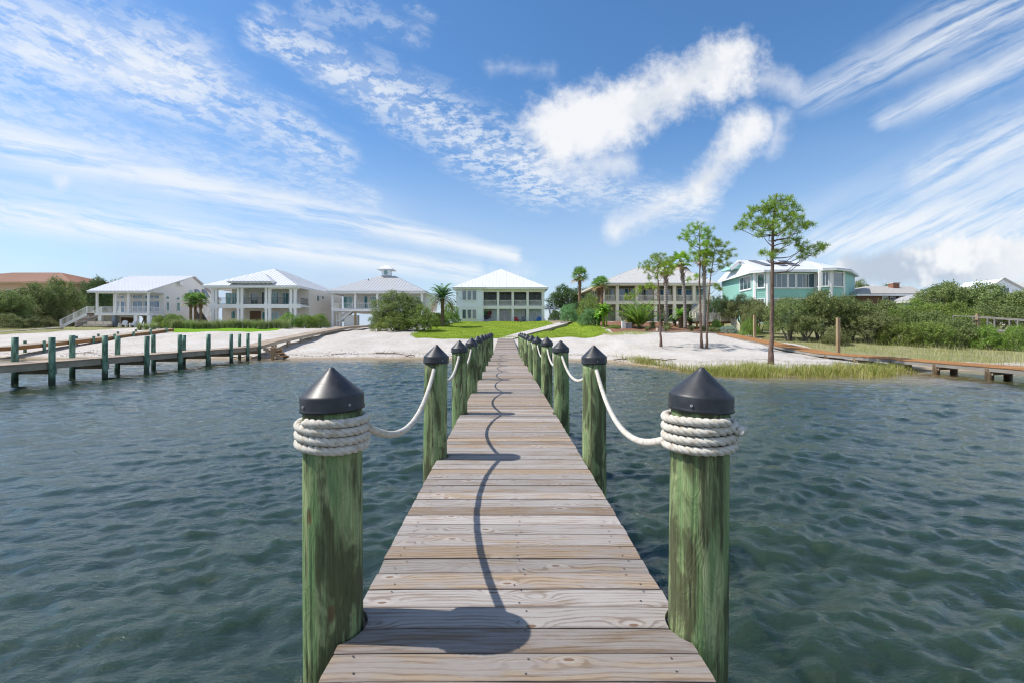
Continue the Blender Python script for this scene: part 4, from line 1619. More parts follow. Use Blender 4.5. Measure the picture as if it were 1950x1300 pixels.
# things on its lower porch
def chair_adirondack(label, x, y, z, rz, c):
    e = empty('garden_chair', (x, y, z), rz)
    tag(e, label, 'chair')
    MB().hexa([(-0.3, -0.35, 0.34), (0.3, -0.35, 0.34), (0.3, 0.25, 0.24), (-0.3, 0.25, 0.24), (-0.3, -0.35, 0.38), (0.3, -0.35, 0.38), (0.3, 0.25, 0.28), (-0.3, 0.25, 0.28)]).build('seat', M[c], e)
    for i in range(5):
        x0 = -0.3 + i * 0.121
        MB().hexa([(x0, 0.22, 0.25), (x0 + 0.11, 0.22, 0.25), (x0 + 0.11, 0.26, 0.25), (x0, 0.26, 0.25), (x0, 0.52, 1.0 - abs(i - 2) * 0.05), (x0 + 0.11, 0.52, 1.0 - abs(i - 2) * 0.05), (x0 + 0.11, 0.55, 1.0 - abs(i - 2) * 0.05), (x0, 0.55, 1.0 - abs(i - 2) * 0.05)]).build('slat', M[c], e)
    for s in (-1, 1):
        MB().box(s * 0.37 - 0.07, s * 0.37 + 0.07, -0.42, 0.4, 0.56, 0.59).build('armrest', M[c], e)
        MB().box(s * 0.36 - 0.05, s * 0.36 + 0.05, -0.4, -0.3, 0.0, 0.56).build('leg', M[c], e)
        MB().box(s * 0.34 - 0.03, s * 0.34 + 0.03, 0.25, 0.36, 0.0, 0.56).build('leg', M[c], e)
    return e


fz = hz - 0.05
chair_adirondack('bright blue garden chair at the right end of the white house\'s lower porch', X(1033, 80), 80.1, fz, 0.2, 'blue_plastic')
chair_adirondack('bright blue garden chair standing left of its twin on the lower porch', X(1026.5, 80), 80.4, fz, -0.2, 'blue_plastic')
chair_adirondack('small red garden chair on the white house\'s lower porch', X(983, 80), 80.6, fz, 0.1, 'red_plastic')
chair_adirondack('dark blue garden chair between the red chair and the bright blue pair', X(997, 80), 80.7, fz, 0.0, 'awning_grey')


def kayak(label, x, y, z0, L, tilt, c):
    o = None
    n, k = 14, 10
    V, F_ = [], []
    for i in range(n + 1):
        f = i / n
        w = math.sin(math.pi * min(max(f, 0.01), 0.99)) ** 0.6
        for q in range(k):
            a = 2 * math.pi * q / k
            V.append((0.36 * w * math.cos(a), 0.17 * w * math.sin(a) + 0.10 * (abs(f - 0.5) * 2) ** 2, (f - 0.5) * L))
    for i in range(n):
        for q in range(k):
            l = (q + 1) % k
            F_.append((i * k + q, i * k + l, (i + 1) * k + l, (i + 1) * k + q))
    e = empty('kayak', (x, y, z0))
    e.rotation_euler = (0, R(90) - tilt, 0)
    tag(e, label, 'kayak')
    me = bpy.data.meshes.new('hull')
    me.from_pydata(V, [], F_)
    me.polygons.foreach_set('use_smooth', [True] * len(F_))
    me.materials.append(M[c])
    link('hull', me, e)
    MB().lathe([(0.02, 0), (0.2, 0), (0.2, 0.03)], 12).build('cockpit', M['dark_metal'], e, loc=(0, -0.19, 0)).rotation_euler = (R(90), 0, 0)
    return e


kx0 = X(927.5, 82)
kayak('green kayak hung highest at the left of the lower porch', kx0 - 0.1, 82.0, Z(597, 82), 1.1, 0.25, 'green_plastic')
kayak('pink red kayak hung beside the green one', X(931.8, 82), 81.9, Z(597.5, 82), 1.0, 1.35, 'pink_plastic')
kayak('grey kayak hung below the pink one on the porch wall', X(931, 82), 82.0, Z(602.5, 82), 0.9, -0.7, 'grey_plastic')
kayak('dark purple kayak hung lowest on the porch wall', X(926, 82), 82.0, Z(604.5, 82), 1.0, 0.15, 'purple_plastic')

# ---------------- house with the cupola
D3 = 72.0
hx, hz = X(718, D3), 2.62
h = house_root('cupola_house', 'white raised house with grey metal hip roof and a small cupola on top', hx, D3, hz)
lx = lambda px, D=D3: X(px, D) - hx
lz = lambda py, D=D3: Z(py, D) - hz
xl, xr = lx(633), lx(803)
ze, zf = lz(556), lz(589)
back = 15.0
MB().box(xl + 0.8, xr + 0.2, 3.0, back, zf, ze).build('wall', M['warm_siding'], h)
MB().box(xl + 5.2, xr + 0.1, 4.2, back - 0.2, -0.6, zf - 0.35).build('lower_wall', M['warm_siding'], h)
MB().box(xl - 0.15, xr + 0.3, -0.1, 2.99, zf - 0.35, zf).build('porch_floor', M['white_paint'], h)
MB().box(xl + 0.8, xr + 0.2, 3.0, back, zf - 0.34, zf - 0.002).build('floor_slab', M['white_paint'], h)
for px_ in (633, 676, 718, 760.5, 803):
    MB().box(lx(px_) - 0.16, lx(px_) + 0.16, 0.0, 0.32, zf + 0.001, ze - 0.3).build('column', M['white_paint'], h)
    MB().box(lx(px_) - 0.14, lx(px_) + 0.14, 0.02, 0.30, -0.6, zf - 0.352).build('pier', M['post_timber' if px_ in (676, 718) else 'white_paint'], h)
MB().box(xl - 0.2, xr + 0.35, -0.02, 0.34, ze - 0.3, ze - 0.02).build('beam', M['white_paint'], h)
cs = (633, 676, 718, 760.5, 803)
for a, b in zip(cs, cs[1:]):
    railing(h, (lx(a) + 0.17, 0.16, zf), (lx(b) - 0.17, 0.16, zf), 0.95, 'white_paint', 0.30)
for sx in (xl + 0.02, xr + 0.02):
    railing(h, (sx, 0.34, zf), (sx, 2.9, zf), 0.95, 'white_paint', 0.2)
F = front_face(3.0)
D3b = 75.0
for (a, b, nx, top) in ((655, 671, 2, 566), (693, 700, 1, 565), (707, 720, 2, 566), (726, 744, 2, 566), (760, 774, 2, 566), (776, 800, 3, 566)):
    window(h, F, lx(a, D3b), lx(b, D3b), lz(587, D3b), lz(top, D3b), nx, 1, glass='teal_glass', fw=0.08, sill=False, name='glass_door')
Fr = right_face(xr + 0.2)
battens(h, Fr, 3.1, back - 0.1, zf + 0.1, ze - 0.1, 0.5, 'warm_siding')
ex0, ex1 = lx(622), lx(811)
rt = lz(527, 80.5)
ridge0, ridge1 = lx(722, 80.5), lx(752, 80.5)
roof_from(h, hip_planes(ex0, ex1, -0.6, back + 0.8, ze, ridge0, ridge1, 8.4, 8.4, rt), ze, mat_='grey_metal_roof', soffit=(ex0, ex1, -0.6, back + 0.8), rib=0.5)
cx_, cy_ = (ridge0 + ridge1) / 2, 8.4
cw = 0.72
cu = MB().box(cx_ - cw, cx_ + cw, cy_ - cw, cy_ + cw, rt - 0.4, rt + 1.15).build('cupola', M['white_siding'], h)
MB().box(cx_ - cw - 0.04, cx_ + cw + 0.04, cy_ - cw - 0.04, cy_ + cw + 0.04, rt - 0.3, rt + 0.12).build('cupola_base', M['grey_metal_roof'], cu)
MB().box(cx_ - 0.3, cx_ + 0.3, cy_ - cw - 0.03, cy_ - cw - 0.005, rt + 0.25, rt + 0.95).build('pane', M['teal_glass'], cu)
q = cw + 0.62
mb = MB()
zc_ = rt + 1.12
for pl in hip_planes(cx_ - q, cx_ + q, cy_ - q, cy_ + q, zc_, cx_, cx_, cy_, cy_, zc_ + 0.95):
    mb.solid([Vector(p) for p in pl], (0, 0, 0.06))
mb.box(cx_ - q, cx_ + q, cy_ - q, cy_ + q, zc_ - 0.07, zc_ - 0.003)
mb.build('cupola_roof', M['white_metal_roof'], cu)
MB().tube([(cx_, cy_, zc_ + 0.9), (cx_, cy_, zc_ + 1.25)], [0.06, 0.02], 8).build('finial', M['white_paint'], cu)
MB().tube([(lx(700, 77), 5.5, ze + 1.0), (lx(700, 77), 5.5, lz(531, 77))], 0.09, 10).build('vent_pipe', M['dark_metal'], h)
stairs(h, (lx(668), 0.9, zf - 0.02), (lx(643), 0.9, 0.9), (0, 1, 0), 1.1, 9, 'white_paint', 'white_paint')
MB().box(lx(637), lx(646), 0.6, 2.2, 0.75, 0.9).build('stair_landing', M['white_paint'], h)
for px_ in (638, 644):
    MB().box(lx(px_) - 0.06, lx(px_) + 0.06, 0.62, 0.74, -0.5, 1.85).build('landing_post', M['white_paint'], h)
o = MB().box(-1.1, 1.1, -0.5, 0.5, -0.3, 1.75).build('storage_box', M['white_paint'], None, loc=(X(668, 73.2), 73.6, hz))
tag(o, 'white storage cabinet under the cupola house beside its stairs', 'cabinet')

# ---------------- beige house with paired columns
D2 = 67.0
hx, hz = X(483, D2), 2.52
h = house_root('column_house', 'large white and beige two-storey house with paired columns and white metal hip roof', hx, D2, hz)
lx = lambda px, D=D2: X(px, D) - hx
lz = lambda py, D=D2: Z(py, D) - hz
xl, xr = lx(401), lx(563)
ze, zm = lz(546), lz(583)
back = 17.5
xw = X(580, 68.6) - hx
MB().box(xl + 1.2, xw, 3.2, back, -0.4, ze - 0.02).build('wall', M['beige_siding'], h)
MB().box(xl - 0.3, xl + 1.198, 3.2, back, -0.4, zm - 0.102).build('lower_wall', M['beige_siding'], h)
pairs = [(404.5, 410.8), (453, 460), (506.3, 512.8), (553.5, 561.3)]
for pr in pairs:
    for c in pr:
        column(h, lx(c), 0.2, -0.3, zm - 0.30, 0.36)
        column(h, lx(c), 0.2, zm + 0.28, (ze - 0.35) if pr in (pairs[0], pairs[3]) else ze + 0.28, 0.36)
MB().box(xl - 0.2, xw + 0.1, -0.05, 0.45, zm - 0.30, zm + 0.28).build('beam', M['white_paint'], h)
MB().box(xl - 0.2, xw + 0.08, 0.46, 3.19, zm - 0.1, zm + 0.12).build('porch_floor', M['white_paint'], h)
MB().box(xl - 0.5, xw + 0.3, -0.4, 3.19, -0.5, -0.02).build('patio', M['concrete'], h)
for a, b in ((401, 450), (515, 568)):
    MB().box(lx(a), lx(b), 0.0, 0.4, ze - 0.35, ze - 0.04).build('beam', M['white_paint'], h)
MB().box(lx(450), lx(515), -0.05, 0.42, ze + 0.28, ze + 0.62).build('beam', M['white_paint'], h)
for (a, b) in ((413, 451), (462, 504.5), (515, 551.5)):
    railing(h, (lx(a), 0.2, zm + 0.28), (lx(b), 0.2, zm + 0.28), 0.9, 'dark_metal', 0.14, bw=0.02)
railing(h, (xw - 0.1, 0.5, zm + 0.28), (xw - 0.1, 3.1, zm + 0.28), 0.9, 'dark_metal', 0.14, bw=0.02)
F = front_face(3.2)
Db = D2 + 3.2
for (a, b, z0, z1, nx, g) in ((431, 451, 580, 559, 2, 'teal_glass'), (462, 468, 580, 559, 1, 'teal_glass'), (478, 491, 580, 560, 2, 'window_glass'), (499, 503, 580, 557, 1, 'window_glass'), (516, 531, 579, 557, 2, 'teal_glass'), (538, 550, 580, 559, 2, 'teal_glass'),
                              (441, 448, 607, 593, 1, 'teal_glass'), (500, 505, 614, 595, 1, 'teal_glass'), (518, 531, 614, 595, 2, 'teal_glass'), (547, 552, 603, 594, 1, 'window_glass')):
    window(h, F, lx(a, Db), lx(b, Db), lz(z0, Db), lz(z1, Db), nx, 1, glass=g, fw=0.09, sill=False, name='glass_door' if z0 in (580, 579, 614) else 'window')
battens(h, F, xl + 1.3, xw - 0.1, zm + 0.3, ze - 0.4, 0.45, 'beige_siding')
MB().box(lx(476, Db), lx(497, Db), 3.14, 3.196, -0.02, 2.4).build('niche', M['porch_wood'], h)
Fr = right_face(xw)
battens(h, Fr, 3.3, back - 0.1, zm + 0.1, ze - 0.2, 0.45, 'beige_siding')
bb = MB()
Fr.box(bb, 3.2, back, 0.032, 0.06, zm - 0.1, zm + 0.1)
bb.build('trim', M['beige_siding'], h)


def side_a(px_): return xw_abs * FPX / (px_ - VPX) - D2
xw_abs = xw + hx
for (a, b, z0, z1, nx) in ((603, 607.5, 573, 563, 2), (612, 616, 569, 564, 1), (614.5, 616.5, 603, 597, 1)):
    ya, yb = side_a(a), side_a(b)
    Dm = D2 + ya
    window(h, Face((xw, 0, 0), (0, 1, 0), (1, 0, 0)), ya, yb, lz(z0, Dm), lz(z1, Dm), nx, 1, fw=0.08)
ex0, ex1 = lx(388), X(567.5, D2 - 0.5) - hx
pk = lz(513, 74.5)
roof_from(h, hip_planes(ex0, ex1, -0.7, back + 0.7, ze, X(520.5, 74.5) - hx, X(520.5, 74.5) - hx, 7.6, 12.0, pk), ze, mat_='white_metal_roof', soffit=(ex0, ex1, -0.7, back + 0.7), rib=0.55)
# raised roof over the middle bay
bz = ze + 0.62
b0, b1, bm = lx(438), lx(523), X(498, 71) - hx
roof_from(h, [[(b0, -0.9, bz), (b1, -0.9, bz), (bm + 0.3, 4.2, lz(522, 71)), (bm - 0.5, 4.2, lz(522, 71))], [(b1, -0.9, bz), (b1, 2.6, bz), (bm + 0.3, 4.2, lz(522, 71))], [(b0, 2.6, bz), (b0, -0.9, bz), (bm - 0.5, 4.2, lz(522, 71))]], bz, mat_='white_metal_roof', rib=0.55, name='bay_roof')
MB().box(b0 + 0.1, b1 - 0.1, -0.8, 2.6, bz - 0.12, bz - 0.01).build('bay_soffit', M['white_paint'], h)
mb = MB()
k = b0 + 0.3
while k < b1:
    mb.box(k - 0.05, k + 0.05, -0.88, -0.2, bz - 0.2, bz - 0.122)
    k += 0.62
tag(mb.build('rafter_tails', M['white_paint'], h), kind='stuff')
# outer staircase at the left, in two flights
stairs(h, (lx(402), 0.9, zm + 0.28), (lx(388), 0.6, 1.5), (0, 1, 0), 1.1, 9, 'white_paint', 'white_paint')
stairs(h, (lx(385), -0.4, 1.5), (lx(408), -1.6, -0.1), (0, -1, 0), 1.0, 10, 'white_paint', 'dark_metal')
MB().box(lx(380), lx(390), -1.4, 1.6, 1.36, 1.5).build('stair_landing', M['white_paint'], h)
e = empty('porch_sofa', (X(443, 69), 69.2, hz))
tag(e, 'small reddish porch sofa on the beige house\'s lower porch', 'sofa')
MB().box(-0.8, 0.8, -0.4, 0.4, 0.0, 0.42).build('seat', M['terracotta_pot'], e)
MB().box(-0.8, 0.8, 0.25, 0.45, 0.42, 0.85).build('backrest', M['terracotta_pot'], e)
for s in (-1, 1):
    MB().box(s * 0.9 - 0.1, s * 0.9 + 0.1, -0.42, 0.45, 0.0, 0.6).build('armrest', M['terracotta_pot'], e)

# ---------------- raised white cottage at the left
D1 = 63.5
hx, hz = X(240, D1), 2.45
h = house_root('raised_cottage', 'raised white cottage with broad white roof, railed porch and long ramp stairs', hx, D1, hz)
lx = lambda px, D=D1: X(px, D) - hx
lz = lambda py, D=D1: Z(py, D) - hz
xl, xr = lx(182.6), lx(280.6)
ze, zf = lz(556), lz(597)
xrw = lx(281.5)
yb0 = 3.0
back = 14.5
gp = lz(527, 72.5)                       # gable peak height
MB().box(lx(215, 66.5), xrw, yb0, back, zf - 0.2, ze - 0.02).build('wall', M['warm_siding'], h)
pk_y, eb_y = 9.0, 16.0
MB().solid([(xrw - 0.25, -0.25, ze - 0.0205), (xrw - 0.25, back, ze - 0.0205), (xrw - 0.25, back, ze + 0.3), (xrw - 0.25, pk_y, gp - 0.12)], (0.25, 0, 0)).build('gable', M['warm_siding'], h)
MB().box(lx(300, 66.5) - 2.8, xrw - 0.02, yb0 + 1.0, back - 0.2, -0.4, zf - 0.21).build('lower_wall', M['warm_siding'], h)
MB().box(xl - 0.2, xrw + 0.05, 0, yb0 - 0.003, zf - 0.28, zf).build('porch_floor', M['white_paint'], h)
for px_ in (182.6, 219, 243, 280.6):
    MB().box(lx(px_) - 0.11, lx(px_) + 0.11, 0.08, 0.30, zf + 0.001, ze - 0.22).build('column', M['white_paint'], h)
for px_ in (189, 215, 257, 282):
    MB().box(lx(px_) - 0.22, lx(px_) + 0.22, 0.05, 0.5, -0.5, zf - 0.283).build('pier', M['awning_grey' if px_ == 215 else 'white_paint'], h)
MB().box(xl - 0.2, xrw + 0.1, 0.04, 0.36, ze - 0.22, ze - 0.02).build('beam', M['white_paint'], h)
cs = (182.6, 219, 243, 280.6)
for a, b in zip(cs, cs[1:]):
    railing(h, (lx(a) + 0.16, 0.2, zf), (lx(b) - 0.16, 0.2, zf), 0.9, 'white_paint', 0.15)
railing(h, (xrw, 0.4, zf), (xrw, yb0 - 0.05, zf), 0.9, 'white_paint', 0.15)
F = front_face(yb0)
Db = D1 + yb0
for (a, b, z0, z1, nx) in ((221, 226.5, 569, 563.5, 1), (230, 237, 569, 563.5, 1), (244.5, 249, 569, 563.5, 1), (254, 271, 569, 563.5, 2), (276, 293, 569, 563.5, 2), (295, 303, 569, 563.5, 1),
                           (221, 227, 593, 574.5, 1), (231, 238, 595, 575, 1), (244.5, 249, 593, 574.5, 1), (254, 271.5, 593, 574.5, 2), (276, 303, 593, 574.5, 3)):
    window(h, F, lx(a, Db), lx(b, Db), lz(z0, Db), lz(z1, Db), nx, 1, glass='blue_glass', fw=0.09, sill=False)
xw_abs = xrw + hx
def side_c(px_): return xw_abs * FPX / (px_ - VPX) - D1
for (a, b, z0, z1) in ((316, 321, 569, 565), (336, 341, 571, 567), (316.5, 321, 592, 576), (336.5, 341.5, 593, 577), (359, 366, 561, 553)):
    ya, yb = side_c(a), side_c(b)
    Dm = D1 + ya
    window(h, right_face(xrw), ya, yb, lz(z0, Dm), lz(z1, Dm), 1, 1, fw=0.08, glass='teal_glass')
# sloping shutters high on the side
for px_ in (374, 388):
    ya = side_c(px_)
    Dm = D1 + ya
    zt = lz(552, Dm)
    o = MB().solid([(xrw + 0.05, ya - 0.45, zt), (xrw + 0.05, ya + 0.45, zt), (xrw + 0.75, ya + 0.45, zt - 1.3), (xrw + 0.75, ya - 0.45, zt - 1.3)], (0.04, 0, 0.04)).build('awning_shutter', M['awning_grey'], h)
for px_ in (300, 318):
    pass
ex0 = lx(172)
ex1 = xrw + 0.45
A, B = (ex0, -0.6, ze), (ex1, -0.6, ze)
P, Q = (lx(232, 71), pk_y, gp), (ex1, pk_y, gp)
C_, D_ = (ex1, eb_y, ze - 0.2), (ex0, eb_y, ze - 0.2)
roof_from(h, [[A, B, Q, P], [C_, D_, P, Q], [D_, A, P]], ze, mat_='white_metal_roof', rib=0.5)
MB().box(ex0 + 0.03, ex1 - 0.03, -0.56, -0.5, ze - 0.16, ze - 0.003).build('fascia', M['white_paint'], h)
MB().box(ex0 + 0.1, ex1 - 0.3, -0.49, yb0 - 0.01, ze - 0.016, ze - 0.004).build('soffit', M['white_paint'], h)
# small shed roof stepping off the gable
ya, yb = side_c(337), side_c(347)
MB().hexa([(xrw + 0.01, ya, lz(545, 70)), (xrw + 0.5, ya, lz(545, 70)), (xrw + 0.5, yb, lz(545, 70)), (xrw + 0.01, yb, lz(545, 70)),
           (xrw + 0.01, ya, lz(536, 70)), (xrw + 0.5, ya, lz(537, 70)), (xrw + 0.5, yb, lz(534, 70)), (xrw + 0.01, yb, lz(534, 70))]).build('bay', M['warm_siding'], h)
# stairs from the porch down to the left
stairs(h, (lx(165.5), 0.0, zf - 0.02), (lx(131), -1.2, 0.02), (0, 1, 0), 2.2, 10, 'porch_wood', 'white_paint')
MB().box(lx(165), xl - 0.201, 0, 2.3, zf - 0.2, zf - 0.001).build('stair_landing', M['porch_wood'], h)
railing(h, (lx(165.5), 0.05, zf), (xl - 0.2, 0.05, zf), 0.9, 'white_paint', 0.15)
MB().box(lx(115), lx(255), -1.6, 0.9, -0.4, -0.08).build('patio', M['porch_wood'], h)
mb = MB()
for a, b in (((lx(228), 3.6, 0.0), (lx(238), 3.6, 1.6)), ((lx(246), 3.6, 0.0), (lx(232), 3.6, 1.6))):
    mb.bar(a, b, 0.12, 0.12, (0, 1, 0))
mb.build('cross_brace', M['post_timber'], h)
MB().box(lx(190), lx(214), 3.5, 3.6, -0.1, zf - 0.5).build('lattice_screen', M['porch_wood'], h)
e = empty('outdoor_sofa', (X(188, 63), 62.9, hz - 0.06))
tag(e, 'long cream outdoor sofa on the patio below the raised cottage', 'sofa')
for i in range(3):
    MB().box(-1.7 + i * 1.15, -0.57 + i * 1.15 - 0.03, -0.45, 0.35, 0.12, 0.42).build('cushion', M['cushion'], e)
    MB().box(-1.7 + i * 1.15, -0.57 + i * 1.15 - 0.03, 0.2, 0.45, 0.43, 0.85).build('back_cushion', M['cushion'], e)
MB().box(-1.75, 1.75, -0.48, 0.48, 0.0, 0.115).build('base', M['porch_wood'], e)
e = empty('grill', (X(183, 64), 65.0, hz - 0.06))
tag(e, 'white covered grill behind the cream sofa under the cottage', 'grill')
MB().lathe([(0.0, 1.25), (0.35, 1.2), (0.5, 0.95), (0.5, 0.7)], 14).build('lid', M['white_paint'], e, True)
MB().box(-0.45, 0.45, -0.35, 0.35, 0.0, 0.7).build('cart', M['white_paint'], e)
chair_adirondack('white garden chair under the raised cottage, left of its twin', X(235, 63), 63.0, hz - 0.06, 0.3, 'white_paint')
chair_adirondack('white garden chair under the raised cottage, the right one of two', X(248, 63), 63.1, hz - 0.06, -0.3, 'white_paint')

# ---------------- tan house with terracotta roof, half hidden at the far left
Dd = 88.0
hx, hz = X(40, Dd), 2.7
h = house_root('tan_house', 'tan stucco house with low terracotta hip roof behind the oaks at the far left', hx, Dd, hz)
lx = lambda px, D=Dd: X(px, D) - hx
lz = lambda py, D=Dd: Z(py, D) - hz
ze = lz(538)
MB().box(lx(-150), lx(126), 0.5, 16, -0.5, ze - 0.02).build('wall', M['tan_stucco'], h)
roof_from(h, hip_planes(lx(-170), lx(138), -0.4, 17, ze, lx(-60), lx(38), 8, 8, lz(520.5, 96)), ze, mat_='terracotta_roof', soffit=(lx(-170), lx(138), -0.4, 17), rib=0.35, trim='tan_stucco')
for a in (8, 30, 60, 96, 112):
    window(h, front_face(0.5), lx(a), lx(a + 8), lz(570), lz(552), 1, 2, frame='white_paint')
    window(h, front_face(0.5), lx(a), lx(a + 8), lz(606), lz(588), 1, 2, frame='white_paint')

# ---------------- olive house
D5 = 71.0
hx, hz = X(1240, D5), 3.20
h = house_root('olive_house', 'olive two-storey house with cream columns, long porches and pale hip roof', hx, D5, hz)
lx = lambda px, D=D5: X(px, D) - hx
lz = lambda py, D=D5: Z(py, D) - hz
xl, xr = lx(1147), lx(1352)
ze, zm = lz(541), lz(577)
back = 19.0
MB().box(xl + 0.2, xr, 3.2, back, -0.6, ze - 0.02).build('wall', M['olive_siding'], h)
cols = (1149, 1176, 1213, 1249, 1285, 1322, 1350)
for c in cols:
    w = 0.46
    MB().box(lx(c) - w / 2, lx(c) + w / 2, 0, 0.42, zm + 0.24, ze - 0.30).build('column', M['cream_paint'], h)
    MB().box(lx(c) - w / 2, lx(c) + w / 2, 0, 0.42, -0.5, zm - 0.22).build('column', M['cream_paint'], h)
MB().box(xl - 0.1, xr + 0.1, -0.04, 0.46, zm - 0.22, zm + 0.24).build('beam', M['cream_paint'], h)
MB().box(xl - 0.1, xr + 0.1, -0.04, 0.46, ze - 0.30, ze - 0.03).build('beam', M['cream_paint'], h)
MB().box(xl, xr, 0.47, 3.19, zm - 0.1, zm + 0.1).build('porch_floor', M['cream_paint'], h)
MB().box(xl - 0.5, xr + 0.5, -1.4, 3.19, -0.8, -0.25).build('deck', M['porch_wood'], h)
for a, b in zip(cols, cols[1:]):
    railing(h, (lx(a) + 0.24, 0.2, zm + 0.24), (lx(b) - 0.24, 0.2, zm + 0.24), 0.95, 'cream_paint', 0.17, bw=0.05)
railing(h, (lx(1177), -1.3, -0.25), (lx(1188), -1.3, -0.25), 1.05, 'cream_paint', 0.2, 1)
F = front_face(3.2)
Db = D5 + 3.2
for (a, b, z0, z1, nx, g) in ((1160, 1169, 571, 551, 1, 'window_glass'), (1179, 1197, 573, 551, 2, 'blue_glass'), (1201, 1208, 571, 551, 1, 'window_glass'), (1216, 1243, 573, 552, 3, 'window_glass'), (1257, 1276, 573, 552, 2, 'blue_glass'), (1290, 1300, 571, 550, 1, 'blue_glass'), (1306, 1317, 573, 552, 1, 'blue_glass'), (1326, 1338, 571, 551, 1, 'window_glass'),
                              (1264, 1281, 606, 589, 2, 'dark_room'), (1186, 1198, 604, 588, 2, 'window_glass'), (1300, 1316, 606, 588, 2, 'dark_room')):
    window(h, F, lx(a, Db), lx(b, Db), lz(z0, Db), lz(z1, Db), nx, 1, frame='cream_paint', glass=g, fw=0.09, sill=False)
Fl = left_face(xl + 0.2)
battens(h, Fl, -back + 0.1, -3.3, zm, ze - 0.1, 0.5, 'olive_siding')
for yy in (5.5, 9.0, 13.0):
    window(h, Fl, -yy - 1.0, -yy, zm + 0.9, ze - 0.5, 1, 2, frame='cream_paint')
ex0, ex1 = lx(1137), lx(1362)
roof_from(h, hip_planes(ex0, ex1, -0.7, back + 0.7, ze, lx(1217, 79), lx(1300, 79), 9.0, 9.0, lz(511, 80)), ze, mat_='cream_metal_roof', soffit=(ex0, ex1, -0.7, back + 0.7), rib=0.5, trim='cream_paint')
stairs(h, (lx(1344), -0.6, zm), (lx(1310), -0.6, 0.6), (0, -1, 0), 1.2, 11, 'cream_paint', 'cream_paint')
MB().solid([(lx(1315), -0.3, zm - 1.4), (lx(1345), -0.3, zm - 1.4), (lx(1345), -0.3, zm - 0.25), (lx(1318), -0.3, zm - 0.25)], (0, 0.12, 0)).build('awning', M['awning_grey'], h)

# cream railed deck and steps at its right
Dk = 52.0
kx, kz = X(1365, Dk), g1(X(1365, Dk), Dk)
dk = tag(empty('railed_deck', (kx, Dk, kz)), 'cream railed deck with steps down to the orange dock', 'deck')
ax = lambda px, D=Dk: X(px, D) - kx
az = lambda py, D=Dk: Z(py, D) - kz
zd = az(612.5)
MB().box(ax(1325), ax(1404), 0, 4.0, zd - 0.22, zd).build('deck_floor', M['orange_timber'], dk)
for px_ in (1328, 1352, 1378, 1402):
    MB().box(ax(px_) - 0.08, ax(px_) + 0.08, 0.05, 0.21, -0.8, zd - 0.222).build('leg', M['orange_timber'], dk)
railing(dk, (ax(1326), 0.05, zd), (ax(1391), 0.05, zd), 0.95, 'cream_paint', 0.13, 6, 0.06)
railing(dk, (ax(1403), 0.1, zd), (ax(1403), 3.9, zd), 0.95, 'cream_paint', 0.13, 3, 0.06)
stairs(dk, (ax(1392), 0.0, zd), (ax(1409, 48.0), -4.0, az(636, 48.0)), (1, 0, 0), 1.1, 8, 'orange_timber', 'cream_paint')

# ---------------- teal house
D6 = 62.0
hx, hz = X(1490, D6), 2.9
h = house_root('teal_house', 'teal house with many-sided front, white trim and pale roof with skylights', hx, D6, hz)
lx = lambda px, D=D6: X(px, D) - hx
lz = lambda py, D=D6: Z(py, D) - hz
ze = lz(518)
pts = [(lx(1375, 74), 12.0), (lx(1436), 0.0), (lx(1462, 61.0), -1.0), (lx(1546), -1.0), (lx(1556, 60), -2.4), (lx(1580, 59.5), -2.8), (lx(1612, 60), -1.6), (lx(1622, 66), 3.5), (lx(1622, 66) - 0.5, 14.0)]
MB().slab(pts, -0.6, ze).build('wall', M['teal_siding'], h)


def edge_face(i):
    a, b = Vector((*pts[i], 0)), Vector((*pts[i + 1], 0))
    u_ = (b - a).normalized()
    return Face(a, u_, (u_.y, -u_.x, 0)), (b - a).length


zm = lz(566)
for i in range(len(pts) - 2):
    f, L = edge_face(i)
    bb = MB()
    f.box(bb, -0.02, 0.22, 0.004, 0.07, -0.5, ze - 0.02)
    f.box(bb, L - 0.22, L + 0.02, 0.004, 0.07, -0.5, ze - 0.02)
    bb.build('corner_trim', M['white_paint'], h)
    laps(h, f, 0.23, L - 0.23, zm - 2.6, ze - 0.1, 'teal_siding', 0.28)
zt, zb = ze - 0.42, ze - 2.15
f, L = edge_face(0)
window(h, f, L - 4.6, L - 0.9, zb, zt, 3, 1, fw=0.13)
f, L = edge_face(1)
window(h, f, 0.45, L - 0.45, zb, zt, 1, 1, fw=0.13)
f, L = edge_face(2)
window(h, f, 0.5, 0.5 + (L - 1.0) * 0.36, zb - 0.05, zt, 3, 1, fw=0.12)
window(h, f, 0.5 + (L - 1.0) * 0.41, 0.5 + (L - 1.0) * 0.56, zb - 0.05, zt, 1, 1, fw=0.12)
window(h, f, 0.5 + (L - 1.0) * 0.61, L - 0.4, zb - 0.05, zt, 3, 1, fw=0.12)
window(h, f, 0.5, L * 0.45, zb - 3.2, zb - 1.6, 3, 1, fw=0.12)
window(h, f, L * 0.52, L - 0.4, zb - 3.2, zb - 1.6, 3, 1, fw=0.12)
f, L = edge_face(3)
window(h, f, 0.35, L - 0.3, zb, zt, 1, 1, fw=0.1)
f, L = edge_face(4)
window(h, f, 0.35, L - 0.35, zb, zt, 2, 1, fw=0.1)
f, L = edge_face(5)
window(h, f, 0.4, L - 0.4, zb, zt, 1, 1, fw=0.12)
f, L = edge_face(1)
window(h, f, 0.45, L - 0.45, zb - 3.2, zb - 1.6, 2, 1, fw=0.12)
